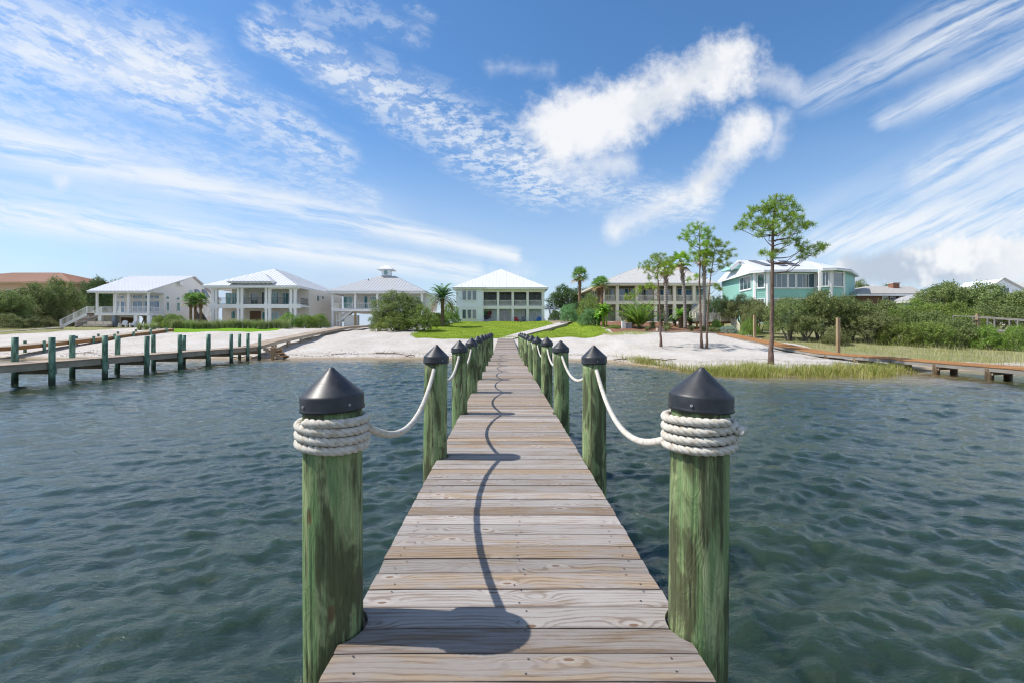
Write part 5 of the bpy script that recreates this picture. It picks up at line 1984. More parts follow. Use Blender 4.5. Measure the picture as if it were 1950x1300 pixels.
# roof: eave ring pushed out, main ridge and the low cap over the right bay
ring = []
cxm = sum(p[0] for p in pts) / len(pts)
cym = sum(p[1] for p in pts) / len(pts)
for x, y in pts:
    d = Vector((x - cxm, y - cym)).normalized() * 0.75
    ring.append((x + d.x, y + d.y, ze + 0.0))
rg0, rg1 = (lx(1405, 71), 9.0, lz(497, 71)), (lx(1536, 71), 9.0, lz(498, 71))
cp = (lx(1564, 63.5), 1.8, lz(505.5, 63.5))
planes = [[ring[0], ring[1], rg0], [ring[1], ring[2], rg0], [ring[2], ring[3], rg1, rg0], [ring[3], ring[4], cp, rg1], [ring[4], ring[5], cp], [ring[5], ring[6], cp], [ring[6], ring[7], rg1, cp], [ring[7], ring[8], rg1]]
roof_from(h, [pl if len(pl) == 3 else pl for pl in planes], ze, mat_='white_metal_roof', rib=0)
mb = MB()
for i in range(len(ring) - 1):
    a, b = Vector(ring[i]), Vector(ring[i + 1])
    mb.bar(a - Vector((0, 0, 0.13)), b - Vector((0, 0, 0.13)), 0.06, 0.22)
mb.build('fascia', M['white_paint'], h)
MB().slab([(p[0] * 0.995, p[1]) for p in ring], ze - 0.06, ze - 0.015).build('soffit', M['white_paint'], h)
# small gable dormer at the left end of the ridge
gx0, gx1, gyy = lx(1388, 68), lx(1418, 68), 5.2
gzb, gzt = lz(513, 67.5), lz(501, 67.5)
gm = (gx0 + gx1) / 2
dm = MB().solid([(gx0, gyy, gzb), (gx1, gyy, gzb), (gm, gyy, gzt)], (0, 3.5, 0)).build('dormer', M['teal_siding'], h)
mb = MB()
mb.bar((gx0 - 0.2, gyy - 0.1, gzb - 0.05), (gm, gyy - 0.1, gzt + 0.10), 0.5, 0.14, (0, 1, 0))
mb.bar((gm, gyy - 0.1, gzt + 0.10), (gx1 + 0.2, gyy - 0.1, gzb - 0.05), 0.5, 0.14, (0, 1, 0))
mb.build('bargeboard', M['white_paint'], dm)
# skylights lying on the front slope
r2, r3 = Vector(ring[2]), Vector(ring[3])
sl_n = (r3 - r2).cross(Vector(rg0) - r2).normalized()
if sl_n.z < 0:
    sl_n = -sl_n
for f0, f1 in ((0.14, 0.26), (0.40, 0.50), (0.58, 0.70)):
    q = []
    for (f_, hgt) in ((f0 + 0.05, 0.35), (f1 + 0.05, 0.35), (f1 - 0.02, 0.92), (f0 - 0.02, 0.92)):
        lo = r2.lerp(r3, f_)
        hi = Vector(rg0).lerp(Vector(rg1), f_)
        q.append(lo.lerp(hi, hgt) + sl_n * 0.12)
    MB().solid(q, sl_n * 0.08).build('skylight', M['skylight_panel'], h)

# ---------------- low house with brick chimney, and the gabled house at the far right
Dh = 62.0
hx, hz = X(1700, Dh), 3.0
h = house_root('low_house', 'low grey-roofed house with a brick chimney above the bushes', hx, Dh, hz)
lx = lambda px, D=Dh: X(px, D) - hx
lz = lambda py, D=Dh: Z(py, D) - hz
ze = lz(561)
MB().box(lx(1640), lx(1752), 0.8, 11, -0.5, ze - 0.02).build('wall', M['porch_wood'], h)
rf = roof_from(h, hip_planes(lx(1628), lx(1760), -0.4, 12, ze, lx(1650, 68), lx(1735, 68), 6, 6, lz(546.5, 68)), ze, mat_='shingle_roof', soffit=(lx(1628), lx(1760), -0.4, 12), rib=0)
for a in (1690, 1705, 1722, 1738):
    window(h, front_face(0.8), lx(a), lx(a + 9), lz(580), lz(565), 1, 1, glass='window_glass')
cz0, cz1 = lz(552, 66), lz(540, 66)
ch = MB().box(lx(1701, 66), lx(1713, 66), 4.0, 4.9, cz0 - 1.0, cz1).build('chimney', M['brick_red'], rf)
MB().box(lx(1700, 66), lx(1714, 66), 3.93, 4.97, cz1 + 0.002, cz1 + 0.14).build('chimney_cap', M['concrete'], ch)
mb = MB()
for r_ in range(8):
    for k in range(3):
        zz = cz0 + 0.05 + r_ * 0.115
        x0 = lx(1701, 66) + 0.02 + k * 0.30 + (0.12 if r_ % 2 else 0)
        if zz + 0.09 < cz1 and x0 + 0.27 < lx(1713, 66):
            mb.box(x0, x0 + 0.27, 3.985, 3.999, zz, zz + 0.09)
tag(mb.build('bricks', M['brick_red'], ch), kind='stuff')

Dh = 74.0
hx, hz = X(1900, Dh), 3.2
h = house_root('gabled_house', 'white gabled house rising behind the bushes at the right edge', hx, Dh, hz)
lx = lambda px, D=Dh: X(px, D) - hx
lz = lambda py, D=Dh: Z(py, D) - hz
ze = lz(556)
MB().box(lx(1840), lx(2030), 1.0, 12, -0.5, ze - 0.02).build('wall', M['white_siding'], h)
roof_from(h, hip_planes(lx(1832), lx(2050), 0, 13, ze, lx(1872, 80), lx(1995, 80), 6.5, 6.5, lz(538, 80)), ze, mat_='cream_metal_roof', soffit=(lx(1832), lx(2050), 0, 13), rib=0.6)
g0, g1x, gp_ = lx(1862), lx(1944), lz(533)
gb = MB().solid([(g0, -1.0, ze - 0.2), (g1x, -1.0, ze - 0.2), ((g0 + g1x) / 2 - 0.6, -1.0, gp_)], (0, 6, 0)).build('front_gable', M['white_siding'], h)
mb = MB()
mb.bar((g0 - 0.5, -1.1, ze - 0.35), ((g0 + g1x) / 2 - 0.6, -1.1, gp_ + 0.15), 0.12, 0.5, (0, 1, 0))
mb.bar(((g0 + g1x) / 2 - 0.6, -1.1, gp_ + 0.15), (g1x + 0.5, -1.1, ze - 0.35), 0.12, 0.5, (0, 1, 0))
mb.build('bargeboard', M['cream_metal_roof'], gb)
MB().box(g0, g1x, -1.0, 0.99, -0.5, ze - 0.201).build('front_wall', M['white_siding'], h)
window(h, front_face(-1.0), (g0 + g1x) / 2 - 1.4, (g0 + g1x) / 2 + 0.4, ze - 0.1, ze + 0.55, 2, 1)
# pale building glimpsed between the bushes
o = house_root('white_outbuilding', 'small white building glimpsed between the bushes right of the low house', X(1770, 58), 58.0)
MB().box(-1.2, 1.4, 0, 5, -0.5, Z(572, 58) - o.location.z).build('wall', M['white_siding'], o)
q = Z(572, 58) - o.location.z
roof_from(o, hip_planes(-1.6, 1.8, -0.4, 5.4, q, 0.1, 0.1, 2.4, 2.6, q + 0.8), q, mat_='grey_metal_roof', soffit=(-1.6, 1.8, -0.4, 5.4), rib=0.5)
window(o, front_face(0), -0.5, 0.5, q - 1.5, q - 0.5, 2, 1)


# ------------------------------------------------------------------ vegetation
def rot_to(N):
    """two unit tangents for each normal"""
    ref = np.where(np.abs(N[:, 2:3]) < 0.9, np.array([[0, 0, 1.0]]), np.array([[1.0, 0, 0]]))
    t = np.cross(N, ref)
    t /= np.linalg.norm(t, axis=1, keepdims=True) + 1e-9
    return t, np.cross(N, t)


def leaf_quads(C, N, size, aspect, g):
    n = len(C)
    t, b = rot_to(N)
    a = g.uniform(0, 2 * math.pi, (n, 1))
    d = t * np.cos(a) + b * np.sin(a)
    e = np.cross(N, d)
    s = size * g.uniform(0.6, 1.35, (n, 1))
    V = np.stack([C - d * s / 2, C + e * s * aspect / 2 + N * s * 0.06, C + d * s / 2, C - e * s * aspect / 2 + N * s * 0.06], 1).reshape(-1, 3)
    F = np.arange(4 * n).reshape(n, 4)
    return V, F


def crown_mesh(name, lobes, clumps, per, clump_r, size, aspect, seed, mat_, zmin=0.03, inner=0.25):
    g = np.random.default_rng(seed)
    L = np.array(lobes, dtype=float)          # cx cy cz rx ry rz
    w = (L[:, 3] * L[:, 4] + L[:, 4] * L[:, 5] + L[:, 3] * L[:, 5])
    idx = g.choice(len(L), clumps, p=w / w.sum())
    d = g.normal(size=(clumps, 3))
    d /= np.linalg.norm(d, axis=1, keepdims=True)
    d[:, 2] = np.where((d[:, 2] < -0.35) & (g.random(clumps) < 0.6), -d[:, 2], d[:, 2])
    r = np.where(g.random(clumps) < inner, g.uniform(0.35, 0.8, clumps), g.uniform(0.82, 1.08, clumps))
    C = L[idx, :3] + d * L[idx, 3:] * r[:, None]
    # drop most clumps buried in other lobes
    keep = np.ones(clumps, bool)
    for k in range(len(L)):
        q = ((C - L[k, :3]) / L[k, 3:])
        q = (q * q).sum(1)
        keep &= ~((q < 0.30) & (g.random(clumps) < 0.8))
    C, d, idx = C[keep], d[keep], idx[keep]
    n = len(C)
    off = g.normal(size=(n, per, 3)) * clump_r
    P = (C[:, None, :] + off).reshape(-1, 3)
    nd = d[:, None, :] * 0.7 + g.normal(size=(n, per, 3)) * 0.75 + np.array([0, 0, 0.35])
    nd = nd.reshape(-1, 3)
    nd /= np.linalg.norm(nd, axis=1, keepdims=True) + 1e-9
    ok = P[:, 2] > zmin
    V, F = leaf_quads(P[ok], nd[ok], size, aspect, g)
    return fast_mesh(name, V, F, mat_), C


def lobes_for(kind, seed):
    g = np.random.default_rng(seed)
    out = []
    if kind == 'oak':                  # spreading scrub oak about 5 m across, 4 m high
        for k in range(13):
            a = k * 2.4 + g.uniform(-0.3, 0.3)
            rr = 1.75 * math.sqrt((k + 0.5) / 13)
            s = g.uniform(0.62, 0.95)
            out.append((rr * math.cos(a), rr * math.sin(a), 2.75 - 0.26 * rr ** 1.6 + g.uniform(-0.45, 0.4), s, s, s * 0.72))
        for k in range(7):
            a = k * 0.9 + g.uniform(-0.3, 0.3)
            s = g.uniform(0.55, 0.8)
            out.append((1.75 * math.cos(a), 1.75 * math.sin(a), g.uniform(1.0, 1.7), s, s, s * 0.75))
    elif kind == 'bush':               # dense to the ground, about 3 m across, 2 m high
        for k in range(14):
            a = k * 2.4 + g.uniform(-0.3, 0.3)
            rr = 1.0 * math.sqrt((k + 0.5) / 14)
            s = g.uniform(0.42, 0.62)
            out.append((rr * math.cos(a), rr * math.sin(a), max(0.45, 1.38 - 0.55 * rr ** 2 + g.uniform(-0.25, 0.2)), s, s, s * 0.85))
        for k in range(8):
            a = k * 0.785 + g.uniform(-0.2, 0.2)
            s = g.uniform(0.38, 0.55)
            out.append((1.05 * math.cos(a), 1.05 * math.sin(a), g.uniform(0.25, 0.6), s, s, s))
    elif kind == 'tree':               # taller rounded tree about 4.5 m across, 6 m high
        for k in range(18):
            a = k * 2.4 + g.uniform(-0.3, 0.3)
            f = (k + 0.5) / 18
            rr = 1.7 * math.sqrt(f)
            s = g.uniform(0.6, 0.95)
            out.append((rr * math.cos(a), rr * math.sin(a), 5.1 - 1.5 * f + g.uniform(-1.0, 0.3), s, s, s * 0.8))
        for k in range(9):
            a = k * 0.7
            s = g.uniform(0.6, 0.85)
            out.append((1.6 * math.cos(a), 1.6 * math.sin(a), g.uniform(2.0, 3.6), s, s, s * 0.8))
    return out


def limbs_mesh(name, ends, base_r, seed, mat_, z_split=0.4, stems=3):
    g = np.random.default_rng(seed)
    mb = MB()
    heads = []
    for k in range(stems):
        a = k * 6.28 / stems + g.uniform(-0.4, 0.4)
        p0 = Vector((0.12 * math.cos(a), 0.12 * math.sin(a), -0.15))
        p1 = Vector((0.35 * math.cos(a), 0.35 * math.sin(a), z_split + g.uniform(0, 0.3)))
        p2 = p1 + Vector((0.4 * math.cos(a), 0.4 * math.sin(a), 0.6))
        mb.tube([p0, p0.lerp(p1, 0.5) + Vector(g.normal(0, 0.04, 3)), p1, p2], [base_r, base_r * 0.85, base_r * 0.7, base_r * 0.5], 7)
        heads.append(p1)
        heads.append(p2)
    for e in ends:
        e = Vector(e)
        s = min(heads, key=lambda q: (q - e).length)
        m1 = s.lerp(e, 0.5) + Vector(g.normal(0, 0.14, 3))
        mb.tube([s, m1, e], [base_r * 0.45, base_r * 0.3, base_r * 0.1], 5)
    me = bpy.data.meshes.new(name)
    me.from_pydata(mb.v, [], mb.f)
    me.polygons.foreach_set('use_smooth', [True] * len(me.polygons))
    me.materials.append(mat_)
    return me


PROTO = {}
for kind, n, (cl, per, cr, size, asp), dims in (('oak', 4, (760, 24, 0.115, 0.125, 0.5), (2.45, 3.7)), ('bush', 3, (600, 22, 0.085, 0.092, 0.5), (1.5, 1.95)), ('tree', 2, (800, 24, 0.135, 0.14, 0.5), (2.4, 5.9))):
    for v_ in range(n):
        lb = lobes_for(kind, 300 + v_ * 7 + len(kind))
        cm, _ = crown_mesh('crown', lb, cl, per, cr, size, asp, 500 + v_, M['oak_leaf'])
        g = np.random.default_rng(v_)
        ends = [l[:3] for l in lb]
        tm = limbs_mesh('trunk', ends, {'oak': 0.13, 'bush': 0.06, 'tree': 0.17}[kind], 40 + v_, M['oak_bark'], {'oak': 0.5, 'bush': 0.15, 'tree': 1.5}[kind], {'oak': 4, 'bush': 5, 'tree': 2}[kind])
        PROTO[kind, v_] = (cm, tm, dims)


def plant(name, kind, v_, label, px, D, w_px, top, mat_, cat=None, group=None, depth=1.0, sink=0.05, rz=None):
    """a plant whose crown spans w_px photograph pixels at distance D and reaches up to row top"""
    cm, tm, (rad, hgt) = PROTO[kind, v_]
    x = X(px, D)
    z = g1(x, D) - sink
    e = empty(name, (x, D, z), (px * 0.37) % 6.28 if rz is None else rz)
    s = w_px * D / FPX / 2 / rad
    e.scale = (s, s * depth, max(0.15, (Z(top, D) - z) / hgt))
    tag(e, label, cat or {'oak': 'tree', 'bush': 'shrub', 'tree': 'tree'}[kind], group)
    c = link('crown', cm, e)
    c.material_slots[0].link = 'OBJECT'
    c.material_slots[0].material = M[mat_]
    link('trunk', tm, e)
    return e


OAKL = 'scrub oaks at the far left'
for a in [
    ('oak', 0, 'olive green scrub oak cut by the photograph\'s left edge', 8, 60, 84, 549, 'oak_leaf', OAKL),
    ('oak', 1, 'scrub oak before the tan house, second from the left edge', 56, 67, 92, 538, 'oak_leaf', OAKL),
    ('oak', 2, 'tallest scrub oak left of the cottage stairs', 108, 71, 84, 526, 'oak_leaf', OAKL),
    ('oak', 3, 'low dark scrub oak just left of the cottage stairs', 90, 68, 66, 568, 'grey_oak_leaf', OAKL),
    ('oak', 0, 'broad low scrub oak over the sand at the left edge', 28, 62, 90, 570, 'grey_oak_leaf', OAKL),
    ('tree', 0, 'dark tree rising between the tan house and the white cottage', 186, 84, 62, 521, 'dark_leaf', None),
    ('tree', 1, 'slim dark tree peeping over the cottage roof\'s left slope', 222, 92, 50, 529, 'dark_leaf', None),
]:
    plant('scrub_oak' if a[0] == 'oak' else 'leafy_tree', a[0], a[1], a[2], a[3], a[4], a[5], a[6], a[7], None, a[8])
LOWL = 'low bushes under the left oaks'
for k, (px, D, w, top) in enumerate(((12, 57, 60, 596), (52, 60, 56, 599), (84, 64, 44, 604), (118, 69, 36, 598))):
    plant('low_bush', 'bush', k % 3, ['low grey green bush on the sand at the left edge', 'low grey green bush second from the left edge under the oaks', 'small low bush beside the left edge\'s grey boardwalk', 'low bush at the foot of the cottage stairs'][k], px, D, w, top, 'grey_oak_leaf', None, LOWL)
for a in [
    ('bush', 0, 'dark green shrub under the raised cottage\'s right corner', 304, 60.5, 32, 600, 'shrub_leaf'),
    ('bush', 1, 'leafy green shrub left of the three small palms', 330, 60.5, 40, 597, 'shrub_leaf'),
    ('bush', 2, 'bright green hedge shrub before the beige house\'s right porch', 552, 61.5, 48, 597, 'bright_leaf'),
    ('bush', 0, 'second bright green hedge shrub before the beige house', 582, 62.5, 46, 598, 'bright_leaf'),
    ('bush', 1, 'darker green shrub at the beige house\'s right corner', 608, 64.0, 38, 597, 'shrub_leaf'),
    ('tree', 1, 'tall olive bush, highest of the clump on the sand left of the lawn', 757, 54.0, 100, 553, 'oak_leaf'),
    ('bush', 2, 'rounded yellow green bush at the right of the clump beside the lawn', 800, 52.5, 78, 584, 'shrub_leaf'),
    ('bush', 0, 'low yellow green bush at the front of the clump on the sand', 752, 51.5, 70, 592, 'shrub_leaf'),
    ('bush', 1, 'low bush at the left foot of the big clump on the sand', 722, 52.5, 40, 590, 'oak_leaf'),
    ('bush', 1, 'dark hedge shrub right of the cupola house by the date palm', 826, 64.0, 46, 594, 'shrub_leaf'),
    ('bush', 2, 'bright round shrub at the left corner of the white house', 858, 73.0, 40, 578, 'bright_leaf'),
    ('bush', 0, 'green shrub under the date palm at the lawn\'s edge', 836, 66.0, 44, 596, 'bright_leaf'),
    ('tree', 0, 'dark oak behind the stairs of the white house', 1074, 92.0, 76, 538, 'dark_leaf'),
    ('tree', 1, 'dark oak behind the left palm of the olive house', 1120, 95.0, 60, 545, 'dark_leaf'),
    ('bush', 0, 'dark clipped shrub at the foot of the white house\'s outer stairs', 1058, 76.0, 30, 590, 'dark_leaf'),
    ('bush', 1, 'round grey green shrub right of the walkway landing', 1084, 65.0, 36, 578, 'oleander_leaf'),
    ('bush', 2, 'tall leafy shrub below the pair of fan palms', 1124, 66.0, 56, 562, 'shrub_leaf'),
    ('bush', 0, 'broad oleander shrub at the corner of lawn and mulch', 1122, 55.0, 46, 586, 'oleander_leaf'),
    ('bush', 1, 'low dark shrub behind the oleander by the lawn', 1098, 70.0, 40, 575, 'dark_leaf'),
    ('bush', 2, 'low ground shrub before the banana plant', 1168, 49.5, 30, 619, 'shrub_leaf'),
    ('bush', 0, 'small green shrub on the mulch left of the cream steps', 1364, 48.5, 24, 608, 'bright_leaf'),
    ('bush', 1, 'silver blue shrub beside the cream steps', 1389, 46.5, 34, 620, 'silver_leaf'),
    ('bush', 2, 'bright green shrub right of the cream steps\' foot', 1428, 43.0, 40, 608, 'bright_leaf'),
]:
    plant('leafy_shrub' if a[0] == 'bush' else 'leafy_tree', a[0], a[1], a[2], a[3], a[4], a[5], a[6], a[7])
OAKR = 'scrub oaks behind the right dock'
for a in [
    ('oak', 0, 'dark scrub oak filling the gap between olive and teal houses', 1372, 54.0, 62, 560, 'dark_leaf'),
    ('oak', 1, 'grey green scrub oak before the teal house\'s left wall', 1412, 50.0, 84, 558, 'grey_oak_leaf'),
    ('oak', 2, 'scrub oak just left of the big pine\'s trunk', 1446, 45.0, 74, 571, 'grey_oak_leaf'),
    ('oak', 3, 'scrub oak just right of the big pine\'s trunk', 1502, 40.0, 96, 563, 'oak_leaf'),
    ('oak', 0, 'tall scrub oak before the teal house\'s right bay', 1562, 40.0, 106, 548, 'oak_leaf'),
    ('oak', 1, 'scrub oak right behind the tall orange timber post', 1618, 40.0, 110, 560, 'oak_leaf'),
    ('oak', 2, 'wide scrub oak below the low grey-roofed house', 1680, 42.0, 110, 570, 'oak_leaf'),
    ('oak', 3, 'low scrub oak right of the timber post, in front of its neighbours', 1655, 38.0, 96, 590, 'grey_oak_leaf'),
    ('oak', 1, 'small scrub oak under the teal house, behind the dock', 1535, 39.0, 76, 592, 'grey_oak_leaf'),
    ('oak', 0, 'scrub oak above the slim post at the right', 1800, 52.0, 120, 533, 'oak_leaf'),
    ('oak', 2, 'scrub oak before the gabled house, second from the right edge', 1868, 50.0, 122, 535, 'oak_leaf'),
    ('oak', 3, 'scrub oak cut by the photograph\'s right edge', 1940, 47.0, 120, 550, 'oak_leaf'),
    ('oak', 1, 'mid green scrub oak under the brick chimney', 1742, 44.0, 90, 566, 'shrub_leaf'),
    ('oak', 3, 'scrub oak left of the dark railed boardwalk', 1800, 42.0, 110, 575, 'shrub_leaf'),
    ('oak', 0, 'scrub oak behind the dark railed boardwalk', 1890, 43.5, 120, 575, 'oak_leaf'),
    ('tree', 0, 'thin tree right behind the teal house', 1636, 72.0, 44, 528, 'oak_leaf'),
    ('tree', 1, 'distant tree behind the brick chimney house', 1690, 90.0, 60, 540, 'dark_leaf'),
    ('tree', 0, 'distant tree between the chimney and the gabled house', 1775, 85.0, 70, 541, 'dark_leaf'),
]:
    plant('scrub_oak' if a[0] == 'oak' else 'leafy_tree', a[0], a[1], a[2], a[3], a[4], a[5], a[6], a[7], None, OAKR if a[0] == 'oak' else None)
BR = 'low bushes behind the right dock'
for k, (px, D, w, top, m_, lab) in enumerate((
        (1712, 36.5, 72, 612, 'shrub_leaf', 'low green bush nearest the right dock, leftmost of its row'),
        (1768, 36.0, 84, 610, 'shrub_leaf', 'low green bush in the middle of the row behind the right dock'),
        (1828, 36.0, 80, 606, 'oak_leaf', 'low olive bush below the slim timber post'),
        (1880, 34.5, 60, 618, 'bright_leaf', 'low bright bush before the dark railed boardwalk'),
        (1764, 39.5, 90, 590, 'oak_leaf', 'rounded olive bush behind the low green row at the right'),
        (1700, 40.0, 70, 588, 'shrub_leaf', 'rounded green bush right of the timber post'),
        (1832, 40.0, 80, 590, 'shrub_leaf', 'rounded green bush left of the slim timber post'),
        (1935, 33.0, 46, 618, 'bright_leaf', 'small bright bush at the right edge beside the boardwalk'),
        (1590, 37.0, 50, 622, 'grey_oak_leaf', 'low grey bush at the foot of the tall orange post'))):
    plant('low_bush', 'bush', k % 3, lab, px, D, w, top, m_, None, BR)


# ---------------- pines
def tuft_mesh(centres, size, seed, per=46):
    g = np.random.default_rng(seed)
    C = np.array(centres)
    n = len(C)
    d = g.normal(size=(n, per, 3)) + np.array([0, 0, 0.55])
    d /= np.linalg.norm(d, axis=2, keepdims=True)
    L = size * g.uniform(0.6, 1.1, (n, per, 1))
    side = np.cross(d, g.normal(size=(n, per, 3)))
    side /= np.linalg.norm(side, axis=2, keepdims=True) + 1e-9
    A = C[:, None, :] + d * 0.03
    w = 0.017 * size / 0.2
    V = np.stack([A - side * w * 0.5, A + side * w * 0.5, A + d * L + side * w * 0.3, A + d * L - side * w * 0.3], 2).reshape(-1, 3)
    return V, np.arange(n * per * 4).reshape(-1, 4)


def pine(label, base_px, base_py, trunk, clusters, r0, D=None, needle=0.21, seed=1, group='slash pines on the beach', dens=1.0):
    bx_, bD, bz = hit(base_px, base_py) if D is None else (X(base_px, D), D, g1(X(base_px, D), D))
    g = np.random.default_rng(seed)
    e = empty('pine_tree', (bx_, bD, bz - 0.1))
    tag(e, label, 'tree', group)
    def loc(px, py, dd=0.0):
        Dp = bD + dd
        return Vector((X(px, Dp) - bx_, dd, Z(py, Dp) - bz + 0.1))
    tp = [Vector((0, 0, 0))] + [loc(*q) for q in trunk]
    # smooth the trunk line
    path, rad = [], []
    n = 28
    for i in range(n + 1):
        f = i / n * (len(tp) - 1)
        k = min(int(f), len(tp) - 2)
        path.append(tp[k].lerp(tp[k + 1], f - k) + Vector(g.normal(0, 0.012, 3)) * (1 if i else 0))
        fr = i / n
        rad.append(r0 * ((1 + 0.5 * max(0, 1 - fr * 12)) * (1 - 0.78 * fr)))
    tm = MB().tube(path, rad, 12)
    tr = tm.build('trunk', M['pine_bark'], e, True)
    lm = MB()
    cent = []
    scale = bD / FPX
    for (px, py, rp) in clusters:
        dd = g.uniform(-1.0, 1.0) * min(1.3, 22 * scale * 1.6)
        c = loc(px, py, dd)
        rw = rp * scale
        # limb from the trunk, starting lower than the cluster
        zs = c.z - 0.25 * math.hypot(c.x, c.y) - 0.25
        s = min(path[6:], key=lambda q: abs(q.z - zs) + 0.15 * (q - c).length)
        m1 = s.lerp(c, 0.45) + Vector((0, 0, -0.10 * (c - s).length)) + Vector(g.normal(0, 0.06, 3))
        lr = max(0.018, 0.30 * r0 * min(1, (c - s).length / 1.5))
        lm.tube([s, s.lerp(m1, 0.5) + Vector(g.normal(0, 0.03, 3)), m1, c], [lr, lr * 0.8, lr * 0.6, lr * 0.25], 6)
        nt = max(5, int(dens * 0.050 * rp * rp * (bD / 25)))
        for k in range(nt):
            q = g.normal(size=3)
            q /= np.linalg.norm(q)
            q *= g.uniform(0.2, 1.25) ** 0.5
            p = c + Vector((q[0] * rw * 1.3, q[1] * rw * 1.3, q[2] * rw * 0.46 + 0.03 + 0.05 * abs(q[0])))
            cent.append(tuple(p))
            if k % 2 == 0:
                lm.tube([c, p], [0.012, 0.006], 4)
    b = lm.build('limbs', M['pine_bark'], e, True)
    V, F = tuft_mesh(cent, needle, seed + 5)
    link('crown', fast_mesh('crown', V, F, M['pine_needle']), e)
    return e


pine('tallest slash pine, standing alone at the marsh edge with a bare straight trunk', 1468, 693,
     [(1470, 600), (1471, 500), (1472, 440), (1474, 405), (1478, 378)],
     [(1480, 382, 19), (1462, 392, 17), (1498, 392, 18), (1447, 402, 16), (1515, 402, 15), (1478, 404, 19), (1430, 418, 15), (1455, 420, 18), (1495, 418, 18), (1516, 420, 17), (1417, 428, 13),
      (1438, 434, 15), (1468, 432, 17), (1500, 436, 15), (1528, 434, 15), (1410, 437, 9), (1450, 446, 12), (1484, 448, 13), (1512, 446, 11), (1537, 432, 9),
      (1538, 470, 15), (1552, 476, 13), (1524, 478, 11), (1563, 473, 8), (1541, 488, 10), (1529, 492, 7), (1468, 488, 9), (1482, 483, 8), (1456, 484, 7), (1500, 462, 9), (1516, 460, 6)],
     0.118, seed=3, dens=0.85)
pine('short slash pine leaning left, first of the three pines on the sand', 1259, 660,
     [(1257, 600), (1255, 560), (1252, 525), (1256, 495)],
     [(1258, 492, 14), (1243, 497, 14), (1272, 497, 12), (1232, 506, 11), (1250, 508, 16), (1268, 510, 13), (1226, 514, 9), (1240, 518, 12), (1262, 522, 12), (1245, 530, 8), (1276, 518, 8), (1237, 545, 10), (1224, 549, 9), (1213, 556, 7), (1201, 564, 10), (1194, 569, 7), (1247, 552, 6)],
     0.085, seed=11, dens=0.85)
pine('tall slash pine with rounded crown, left of the close pair on the sand', 1336, 662,
     [(1334, 600), (1332, 540), (1333, 480), (1332, 440)],
     [(1331, 432, 14), (1317, 438, 12), (1345, 440, 13), (1308, 450, 11), (1327, 450, 16), (1347, 455, 14), (1312, 464, 12), (1334, 468, 16), (1352, 470, 12), (1318, 480, 11), (1338, 486, 13), (1303, 456, 7), (1322, 496, 8), (1316, 534, 8), (1326, 526, 6)],
     0.10, seed=21, dens=0.85)
pine('slash pine with right-leaning crown, right of the close pair on the sand', 1346, 663,
     [(1347, 610), (1350, 560), (1354, 520), (1362, 470)],
     [(1363, 462, 13), (1374, 470, 13), (1352, 472, 12), (1382, 480, 13), (1366, 484, 15), (1350, 488, 12), (1390, 490, 9), (1376, 496, 12), (1360, 500, 11), (1384, 506, 8), (1345, 505, 8), (1368, 512, 8), (1352, 518, 6), (1364, 545, 6), (1373, 552, 5)],
     0.08, seed=31, dens=0.85)


# ---------------- palms
def ribbon(P, w, up):
    """flat strip along points P with widths w"""
    V, F = [], []
    for i, p in enumerate(P):
        d = (P[min(i + 1, len(P) - 1)] - P[max(i - 1, 0)])
        s = d.cross(up)
        if s.length < 1e-6:
            s = Vector((1, 0, 0))
        s = s.normalized() * (w[i] / 2)
        V += [p - s, p + s]
    for i in range(len(P) - 1):
        F.append((2 * i, 2 * i + 1, 2 * i + 3, 2 * i + 2))
    return V, F


class Rib:
    def __init__(self):
        self.V, self.F = [], []
    def add(self, P, w, up=Vector((0, 0, 1))):
        V, F = ribbon(P, w, up)
        b = len(self.V)
        self.V += [tuple(v) for v in V]
        self.F += [tuple(b + i for i in f) for f in F]
    def mesh(self, name, mat_):
        return fast_mesh(name, np.array(self.V), np.array(self.F), mat_)


def fan_crown(rb, dry, top, n, L, g, droop=0.5):
    for k in range(n):
        az = k * 2.4 + g.uniform(-0.2, 0.2)
        el = R(75) - (k / n) * R(120) + g.uniform(-0.15, 0.15)
        tgt = dry if (dry is not None and el < R(-28)) else rb
        d = Vector((math.cos(az) * math.cos(el), math.sin(az) * math.cos(el), math.sin(el)))
        pl = L * g.uniform(0.42, 0.58)
        p1 = top + d * pl * 0.6
        p2 = top + d * pl + Vector((0, 0, -0.08 * L))
        tgt.add([top, p1, p2], [0.05, 0.035, 0.03])
        side = d.cross(Vector((0, 0, 1)))
        side = side.normalized() if side.length > 1e-3 else Vector((1, 0, 0))
        upv = side.cross(d).normalized()
        for q in range(15):
            a = R(-105) + R(210) * q / 14
            bd = (d * math.cos(a) + side * math.sin(a) + upv * 0.12 * math.cos(2 * a)).normalized()
            bl = L * 0.62 * (1 - 0.22 * abs(a) / R(105)) * g.uniform(0.9, 1.1)
            m_ = p2 + bd * bl * 0.55
            t_ = p2 + bd * bl + Vector((0, 0, -bl * droop * g.uniform(0.25, 0.7)))
            tgt.add([p2, m_, t_], [0.03, 0.075 * L, 0.012], upv)


